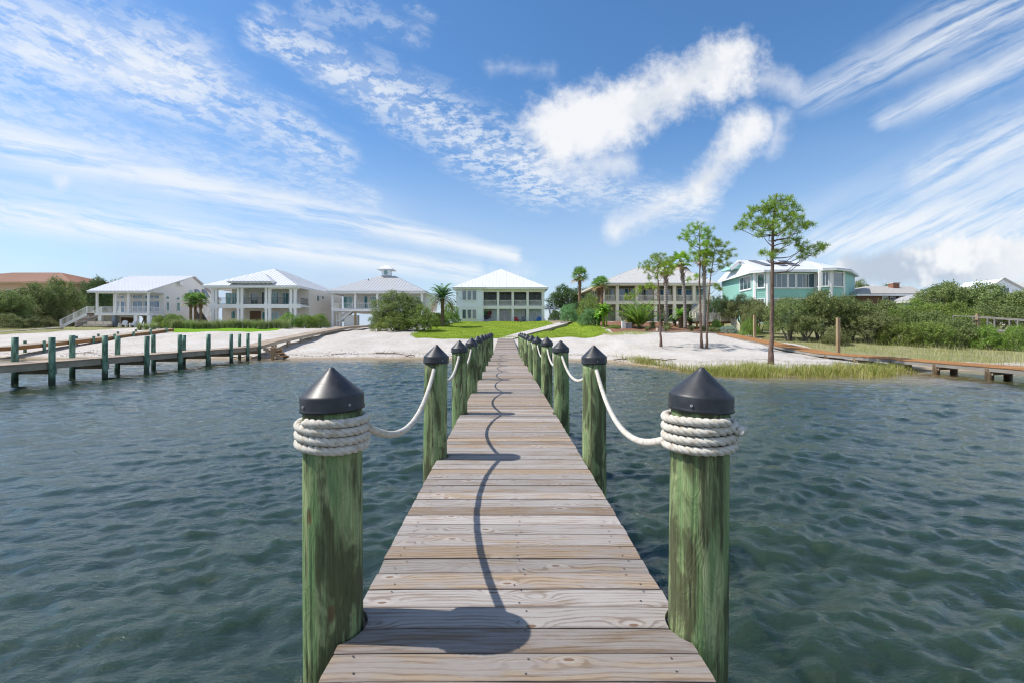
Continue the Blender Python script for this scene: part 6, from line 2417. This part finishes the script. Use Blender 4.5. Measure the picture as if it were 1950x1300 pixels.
def fan_palm(name, label, px, D, base_py, head_py, L, r, n=24, skirt=True, trunk_mat='palm_bark', group=None, lean=0.0, seed=1, mat_='palm_leaf'):
    g = np.random.default_rng(seed)
    x = X(px, D)
    z = g1(x, D)
    e = empty(name, (x, D, z - 0.1))
    tag(e, label, 'palm tree', group)
    H = Z(head_py, D) - z + 0.1
    path = [Vector((lean * f * f, 0, H * f)) for f in np.linspace(0, 1, 14)]
    rad = [r * (1.25 if i == 0 else 1.0) * (1 - 0.15 * i / 13) * (1 + 0.06 * (i % 2)) for i in range(14)]
    tk = MB().tube(path, rad, 12).build('trunk', M[trunk_mat], e, True)
    if skirt:                      # old leaf bases under the crown
        mb = MB()
        for k in range(34):
            a = k * 2.4
            zz = H * (0.70 + 0.29 * (k / 34))
            c = Vector((lean * (zz / H) ** 2, 0, zz))
            o_ = Vector((math.cos(a), math.sin(a), 0))
            mb.bar(c + o_ * r * 0.7, c + o_ * (r * 1.7) + Vector((0, 0, 0.22)), 0.10, 0.05)
        mb.build('leaf_bases', M['palm_bark'], tk)
    rb, dry = Rib(), Rib()
    fan_crown(rb, dry, path[-1], n, L, g)
    link('fronds', rb.mesh('fronds', M[mat_]), e)
    if dry.V:
        link('dry_fronds', dry.mesh('dry_fronds', M['dry_frond']), e)
    return e


SMALLP = 'small fan palms between the left houses'
fan_palm('fan_palm', 'small fan palm before the beige house, leftmost of three', 363, 61.5, 615, 572, 1.25, 0.17, 22, seed=1, group=SMALLP)
fan_palm('fan_palm', 'small fan palm before the beige house, middle of three', 372, 62.5, 615, 571, 1.25, 0.17, 22, seed=2, group=SMALLP)
fan_palm('fan_palm', 'small fan palm before the beige house, rightmost of three', 382, 61.8, 615, 572, 1.25, 0.17, 22, seed=3, group=SMALLP)
fan_palm('fan_palm', 'fan palm with shaggy brown trunk, tallest left of the olive house', 1104, 72.0, 570, 524, 1.65, 0.24, 26, seed=4, mat_='palm_leaf')
fan_palm('fan_palm', 'fan palm before the olive house\'s corner, left of a close pair', 1139, 67.0, 577, 541, 1.35, 0.20, 22, seed=5)
fan_palm('fan_palm', 'fan palm before the olive house\'s corner, right of a close pair', 1146, 66.0, 577, 540, 1.35, 0.20, 22, seed=6)
fan_palm('tall_palm', 'tall thin palm with a brown collar behind the short pine', 1268, 49.0, 612, 512, 1.25, 0.19, 20, trunk_mat='palm_bark_grey', seed=7, mat_='pine_needle')
fan_palm('tall_palm', 'tall thin palm rising above the round cycad', 1305, 51.0, 618, 497, 1.45, 0.19, 22, trunk_mat='palm_bark_grey', seed=8, lean=-0.5, mat_='pine_needle')
fan_palm('tall_palm', 'tall thin palm hidden behind the close pair of pines', 1341, 50.0, 618, 490, 1.3, 0.19, 20, trunk_mat='palm_bark_grey', seed=9, mat_='pine_needle')


def pinnate(rb, base, az, el, L, g, n=22, arch=1.0, leaflet=0.38, width=0.045):
    pts = []
    p = Vector(base)
    e_ = el
    for i in range(9):
        pts.append(p.copy())
        d = Vector((math.cos(az) * math.cos(e_), math.sin(az) * math.cos(e_), math.sin(e_)))
        p = p + d * (L / 8)
        e_ -= arch * (0.04 + 0.028 * i)
    rb.add(pts, [0.06, 0.055, 0.05, 0.045, 0.04, 0.03, 0.025, 0.02, 0.01])
    side = Vector((-math.sin(az), math.cos(az), 0))
    for k in range(n):
        f = 0.12 + 0.88 * k / n
        i = min(7, int(f * 8))
        q = pts[i].lerp(pts[i + 1], f * 8 - i)
        d = (pts[i + 1] - pts[i]).normalized()
        ll = leaflet * L / 2.2 * math.sin(math.pi * (0.12 + 0.80 * f)) ** 0.7
        for s in (-1, 1):
            v = (side * s * 0.85 + d * 0.62 + Vector((0, 0, 0.22 + g.uniform(-0.12, 0.12)))).normalized()
            rb.add([q, q + v * ll * 0.5, q + v * ll + Vector((0, 0, -0.12 * ll))], [width, width * 0.9, 0.008])


def date_palm(name, label, px, D, head_py, L, r, n, els, seed, trunk=True, mat_='date_palm_leaf', cat='palm tree', wd=0.05, arch=1.0, dry=0, leaflet=0.42, base_py=None):
    g = np.random.default_rng(seed)
    x = X(px, D)
    z = g1(x, D)
    e = empty(name, (x, D, z - 0.05))
    tag(e, label, cat)
    H = (Z(head_py, D) - z) if trunk else 0.25
    if trunk:
        path = [Vector((0.05 * math.sin(f * 3), 0, H * f)) for f in np.linspace(0, 1, 14)]
        tk = MB().tube(path, [r * (1.3 if i == 0 else (1.25 if i > 11 else 1)) * (1 + 0.07 * (i % 2)) for i in range(14)], 12).build('trunk', M['date_bark'], e, True)
    top = Vector((0.0, 0, H))
    rb, dr = Rib(), Rib()
    for k in range(n):
        f = k / n
        el = els[0] + (els[1] - els[0]) * f + g.uniform(-0.1, 0.1)
        tgt = dr if k >= n - dry else rb
        o_ = Vector((g.normal(0, 0.12), g.normal(0, 0.12), 0)) if not trunk else Vector((0, 0, 0))
        pinnate(tgt, top + o_, k * 2.399 + g.uniform(-0.2, 0.2), el, L * g.uniform(0.85, 1.1), g, 22, arch, leaflet, wd)
    link('fronds', rb.mesh('fronds', M[mat_]), e)
    if dr.V:
        link('dry_fronds', dr.mesh('dry_fronds', M['dry_frond']), e)
    return e


date_palm('date_palm', 'feathery date palm with arching fronds between the cupola house and the white house', 842, 63.0, 568, 2.55, 0.24, 84, (R(84), R(-32)), 3, dry=12, arch=1.35, wd=0.07)
date_palm('bushy_palm', 'bushy trunkless palm with long upright fronds on the mulch', 1217, 50.0, 600, 3.3, 0.2, 40, (R(82), R(38)), 5, trunk=False, mat_='bright_leaf', cat='palm', arch=0.75, leaflet=0.38, wd=0.06)
date_palm('bushy_palm', 'second bushy palm, just left of the larger one on the mulch', 1203, 51.0, 600, 2.7, 0.2, 28, (R(80), R(35)), 6, trunk=False, mat_='bright_leaf', cat='palm', arch=0.8, leaflet=0.38, wd=0.06)
date_palm('cycad', 'short-trunked cycad with yellow green crown under the tall palms', 1296, 52.5, 601, 1.35, 0.28, 34, (R(75), R(-5)), 7, mat_='banana_leaf', cat='palm', arch=1.1, leaflet=0.4, wd=0.05)
date_palm('cycad', 'low dark cycad left of the tall grey palm trunk', 1258, 55.0, 611, 0.9, 0.2, 22, (R(70), R(0)), 8, mat_='dark_leaf', cat='palm', leaflet=0.4)
date_palm('cycad', 'low dark cycad right of the tall grey palm trunk', 1284, 55.0, 612, 0.9, 0.2, 22, (R(70), R(0)), 9, mat_='dark_leaf', cat='palm', leaflet=0.4)
date_palm('cycad', 'low spiky cycad at the left end of the cream railed deck', 1314, 53.0, 612, 0.95, 0.2, 22, (R(70), R(0)), 10, mat_='shrub_leaf', cat='palm', leaflet=0.4)


# banana plant: broad torn leaves from a clump of stems
def banana(label, px, D, top_py, seed):
    g = np.random.default_rng(seed)
    x = X(px, D)
    z = g1(x, D)
    e = empty('banana_plant', (x, D, z - 0.05))
    tag(e, label, 'plant')
    H = Z(top_py, D) - z
    st, rb = MB(), Rib()
    for s in range(6):
        bx_, by_ = g.normal(0, 0.38), g.normal(0, 0.3)
        hh = H * g.uniform(0.40, 0.68)
        st.tube([(bx_, by_, 0), (bx_ * 1.1, by_ * 1.1, hh)], [0.09, 0.06], 7)
        for k in range(9):
            az = k * 2.4 + g.uniform(-0.3, 0.3) + s
            el = R(80) - k * R(7) + g.uniform(-0.1, 0.1)
            p = Vector((bx_ * 1.1, by_ * 1.1, hh * g.uniform(0.85, 1.0)))
            pts = [p.copy()]
            L = H * g.uniform(0.38, 0.52)
            for i in range(6):
                p = p + Vector((math.cos(az) * math.cos(el), math.sin(az) * math.cos(el), math.sin(el))) * L / 6
                el -= 0.16 + 0.05 * i
                pts.append(p.copy())
            rb.add(pts, [0.05, 0.20, 0.34, 0.38, 0.34, 0.22, 0.03])
    st.build('stems', M['banana_leaf'], e, True)
    link('leaves', rb.mesh('leaves', M['banana_leaf']), e)


banana('broad-leaved banana plant beside the oleander on the mulch', 1153, 52.5, 573, 4)
banana('smaller banana plant just left of the larger one', 1142, 54.5, 588, 5)


# ---------------- grasses
def blades(n, place, h0, h1, lean, w, seed):
    """n two-piece blades; place(g, n) gives (n,3) roots"""
    g = np.random.default_rng(seed)
    B = place(g, n)
    n = len(B)
    a = g.uniform(0, 2 * math.pi, n)
    h = g.uniform(h0, h1, n)
    ln = g.uniform(0.1, 1.0, n) * lean * h
    d = np.stack([np.cos(a), np.sin(a), np.zeros(n)], 1)
    s = np.stack([-np.sin(a), np.cos(a), np.zeros(n)], 1) * w
    mid = B + d * (ln * 0.35)[:, None] + np.array([0, 0, 1.0]) * (h * 0.6)[:, None]
    tip = B + d * ln[:, None] + np.array([0, 0, 1.0]) * h[:, None]
    V = np.stack([B - s / 2, B + s / 2, mid + s * 0.4, mid - s * 0.4, tip + s * 0.08, tip - s * 0.08], 1).reshape(-1, 3)
    i = np.arange(n)[:, None] * 6
    F = np.concatenate([i + np.array([[0, 1, 2, 3]]), i + np.array([[3, 2, 4, 5]])], 0)
    return V, F


def grass_stuff(name, label, n, place, h0, h1, lean, w, mat_, seed):
    V, F = blades(n, place, h0, h1, lean, w, seed)
    o = link(name, fast_mesh(name, V, F, M[mat_]))
    return tag(o, label, 'grass', None, 'stuff')


def marsh_place(g, n):
    nc = 260                                   # tufts of unequal size, thinning out into the water and the sand
    cx = g.uniform(8.2, 20.3, nc)
    ct = g.normal(0.75, 0.95, nc) + 0.6 * np.sin(cx * 1.1) + 0.4 * np.sin(cx * 3.1)
    cs = g.uniform(0.10, 0.34, nc)
    cw = g.gamma(1.6, 1.0, nc) * np.where(ct < 0, 0.5, 1.0)
    i = g.choice(nc, n, p=cw / cw.sum())
    x = cx[i] + g.normal(0, 1.0, n) * cs[i] * 1.4
    t = ct[i] + g.normal(0, 1.0, n) * cs[i]
    sh = np.interp(x, *SHORE)
    k = (t > -1.0) & (t < 3.4) & ~((x > 17.5) & (t > 1.4) & (g.random(n) < 0.6))
    x, y = x[k], (sh + t)[k]
    return np.stack([x, y, np.maximum(gz(x, y), -0.12) - 0.02], 1)


grass_stuff('marsh_grass', 'yellow green marsh grass along the water\'s edge at the right', 11500, marsh_place, 0.12, 0.48, 0.8, 0.02, 'marsh_blade', 1)


def field_place(g, n):
    x = g.uniform(23.5, 62, n)
    y = g.uniform(24.6, 38.0, n)
    k = g.random(n) < 0.45 + 0.55 * np.sin(x * 0.7 + y) * np.sin(y * 1.1)
    x, y = x[k], y[k]
    return np.stack([x, y, gz(x, y) + 0.05], 1)


grass_stuff('beach_grass', 'dry beach grass between the right dock and the bushes', 17000, field_place, 0.15, 0.6, 0.75, 0.018, 'field_blade', 2)


def lawn_place(g, n):
    y = 43.3 + 36 * g.random(n) ** 1.4
    x = g.uniform(-10.4, 11.3, n)
    l = np.array([lawn_l(q) for q in y])
    r = np.array([lawn_r(q) for q in y])
    k = (x > l - 0.15) & (x < r + 0.15)
    x, y = x[k], y[k]
    return np.stack([x, y, gz(x, y) + 0.03], 1)


grass_stuff('lawn_grass', 'short blades of the lawn before the white house', 60000, lawn_place, 0.05, 0.12, 0.9, 0.03, 'lawn_blade', 3)


def sparse_place(g, n):
    x = g.uniform(9.5, 13.5, n) + g.normal(0, 0.4, n)
    y = g.uniform(42.3, 45.6, n)
    return np.stack([x, y, gz(x, y)], 1)


grass_stuff('sparse_grass', 'thin dry grass where the lawn meets the sand at the right', 2200, sparse_place, 0.05, 0.16, 0.9, 0.02, 'marsh_blade', 4)
grass_stuff('understory_grass', 'dry grass at the foot of the oaks at the far left', 5000,
            lambda g, n: (lambda x, y: np.stack([x, y, gz(x, y)], 1))(g.uniform(-75, -52, n), g.uniform(47, 56, n)), 0.1, 0.4, 0.7, 0.02, 'field_blade', 5)


# clumps of ornamental grass
def tussock(seed, n=240, h=0.95, spread=0.12, lean=0.75, mat_='fountain_blade'):
    def place(g, k):
        a = g.uniform(0, 6.28, k)
        r_ = np.abs(g.normal(0, spread, k))
        return np.stack([r_ * np.cos(a), r_ * np.sin(a), np.zeros(k)], 1)
    V, F = blades(n, place, h * 0.55, h, lean, 0.02, seed)
    return fast_mesh('tussock', V, F, M[mat_])


TUS = [tussock(s) for s in (1, 2, 3)]
row = []
for k in range(23):
    px = 328 + k * 9.9
    D = 59.0 + 0.3 * math.sin(k)
    x = X(px, D)
    o = link('fountain_grass', TUS[k % 3], None, (x, D, g1(x, D) + 0.03))
    s = 1.4 + 0.12 * math.sin(k * 2.3)
    o.scale = (s, s, s * 0.98)
    o.rotation_euler[2] = k
    tag(o, 'rounded clump of fountain grass in the row before the beige house', 'grass', 'fountain grass row on the left lawn')
for k, px in enumerate((266, 279, 292)):
    x = X(px, 57.0)
    o = link('fountain_grass', TUS[k], None, (x, 57.0, g1(x, 57.0)))
    o.scale = (1.25, 1.25, 1.1)
    tag(o, 'clump of fountain grass on the sand before the raised cottage', 'grass', 'fountain grass before the cottage')
for k, (px, D, s, lab) in enumerate(((1243, 49.5, 1.2, 'pale grass clump right of the bushy palm'), (1271, 48.5, 1.3, 'pale grass clump at the foot of the tall palm'), (1268, 46.8, 0.9, 'small pale grass clump at the mulch bed\'s front'),
                                     (1317, 49.0, 0.9, 'pale grass clump left of the cream deck'), (1338, 48.5, 1.1, 'pale grass clump behind the close pair of pines'), (1352, 47.5, 0.9, 'pale grass clump right of the close pair of pines'),
                                     (1363, 46.6, 0.8, 'small pale grass clump left of the silver shrub'), (1232, 47.0, 0.7, 'small pale grass clump under the bushy palm'))):
    x = X(px, D)
    o = link('grass_clump', TUS[k % 3], None, (x, D, g1(x, D)))
    o.scale = (s, s, s * 0.85)
    o.rotation_euler[2] = k * 1.3
    tag(o, lab, 'grass', 'grass clumps on the mulch')


# ------------------------------------------------------------------ small things on the beach
g = np.random.default_rng(77)


def branch(label, px, py, L, rz, seed):
    gg = np.random.default_rng(seed)
    x, y, z = hit(px, py)
    mb = MB()
    path = [Vector((L * (f - 0.5), 0.10 * math.sin(f * 5 + seed), 0.05 + 0.06 * abs(math.sin(f * 4 + seed)))) for f in np.linspace(0, 1, 8)]
    mb.tube(path, [0.05 * (1 - 0.6 * i / 7) for i in range(8)], 7)
    for k in range(4):
        s = path[2 + k]
        mb.tube([s, s + Vector((0.25, (0.3 if k % 2 else -0.3) * gg.uniform(0.5, 1.2), gg.uniform(0.02, 0.22)))], [0.022, 0.008], 5)
    o = mb.build('driftwood', M['driftwood'], None, True, (x, y, z))
    o.rotation_euler[2] = rz
    tag(o, label, 'driftwood')


branch('long driftwood branch on the wet sand left of the dock', 738, 674, 1.8, 0.15, 1)
branch('short driftwood stick right of the longer one left of the dock', 780, 679, 0.8, -0.3, 2)
branch('driftwood stick near the waterline right of the dock', 1185, 686, 1.2, 0.2, 3)
branch('driftwood branch at the left end of the marsh grass', 1262, 687, 1.6, -0.1, 4)
branch('driftwood under the beach end of the left dock', 462, 682, 1.4, 0.3, 5)


def wrack_place(g, n):
    x = g.uniform(-34, 9, n)
    sh = np.interp(x, *SHORE)
    line = g.random(n) < 0.6
    t = np.where(line, 1.6 + 0.5 * np.sin(x * 0.5) + 0.25 * np.sin(x * 1.9) + g.normal(0, 0.10, n), g.uniform(0.7, 3.4, n))
    t = t + np.where(x > 3, 0.8 * g.random(n), 0)
    k = (g.random(n) < 0.25 + 0.75 * np.clip(np.sin(x * 0.9) * np.sin(x * 0.37 + 1), 0, 1)) & ~((np.abs(x - 0.04) < 0.9))
    x, y = x[k], (sh + t)[k]
    return np.stack([x, y, gz(x, y)], 1)


V, F = blades(5200, wrack_place, 0.02, 0.06, 3.0, 0.05, 9)
tag(link('seaweed_wrack', fast_mesh('seaweed_wrack', V, F, M['driftwood'])), 'scattered brown seaweed along the high-water line', 'seaweed', None, 'stuff')

# utility boxes on the mulch
for k, (px, D, w, hh, c, lab) in enumerate(((1187, 49.6, 0.34, 0.85, 'white_paint', 'narrow white utility box on the mulch left of the bushy palm'), (1197, 49.9, 0.62, 0.62, 'grey_plastic', 'wide grey utility box beside the narrow white one'))):
    x = X(px, D)
    e = tag(empty('utility_box', (x, D, g1(x, D))), lab, 'box')
    MB().box(-w / 2, w / 2, -0.2, 0.2, -0.1, hh).build('cabinet', M[c], e)
    MB().box(-w / 2 - 0.02, w / 2 + 0.02, -0.22, 0.22, hh + 0.002, hh + 0.05).build('lid', M['white_paint'], e)
e = tag(empty('stone_edging', (X(1257, 46.5), 46.5, g1(X(1257, 46.5), 46.5))), 'low timber planter box beside the bushy palm', 'planter')
MB().box(-0.35, 0.35, -0.3, 0.3, -0.1, 0.45).build('box', M['dock_timber'], e)
MB().box(-0.3, 0.3, -0.25, 0.25, 0.452, 0.47).build('soil', M['mulch'], e)
e.name = 'planter_box'

# dark edging along the mulch and the garden lamp by the steps
mb = MB()
pts = [Vector((11.3, 45.0, 0)), Vector((13.5, 44.7, 0)), Vector((16.0, 45.0, 0)), Vector((18.5, 44.8, 0)), Vector((21.0, 45.3, 0))]
for a, b in zip(pts, pts[1:]):
    for k in range(4):
        p, q = a.lerp(b, k / 4), a.lerp(b, (k + 1) / 4)
        p.z, q.z = g1(p.x, p.y) + 0.05, g1(q.x, q.y) + 0.05
        mb.bar(p, q, 0.12, 0.18)
tag(mb.build('garden_edging', M['dock_timber']), 'dark timber edging along the front of the mulch bed', 'edging')
x, D = X(1414, 43.5), 43.5
e = tag(empty('globe_lamp', (x, D, g1(x, D))), 'small white globe lamp at the foot of the cream steps', 'lamp')
MB().tube([(0, 0, -0.1), (0, 0, 0.3)], 0.04, 8).build('stem', M['dark_metal'], e)
MB().lathe([(0.01, 0.52), (0.09, 0.50), (0.13, 0.41), (0.10, 0.32), (0.03, 0.29)], 14).build('globe', M['white_paint'], e, True)
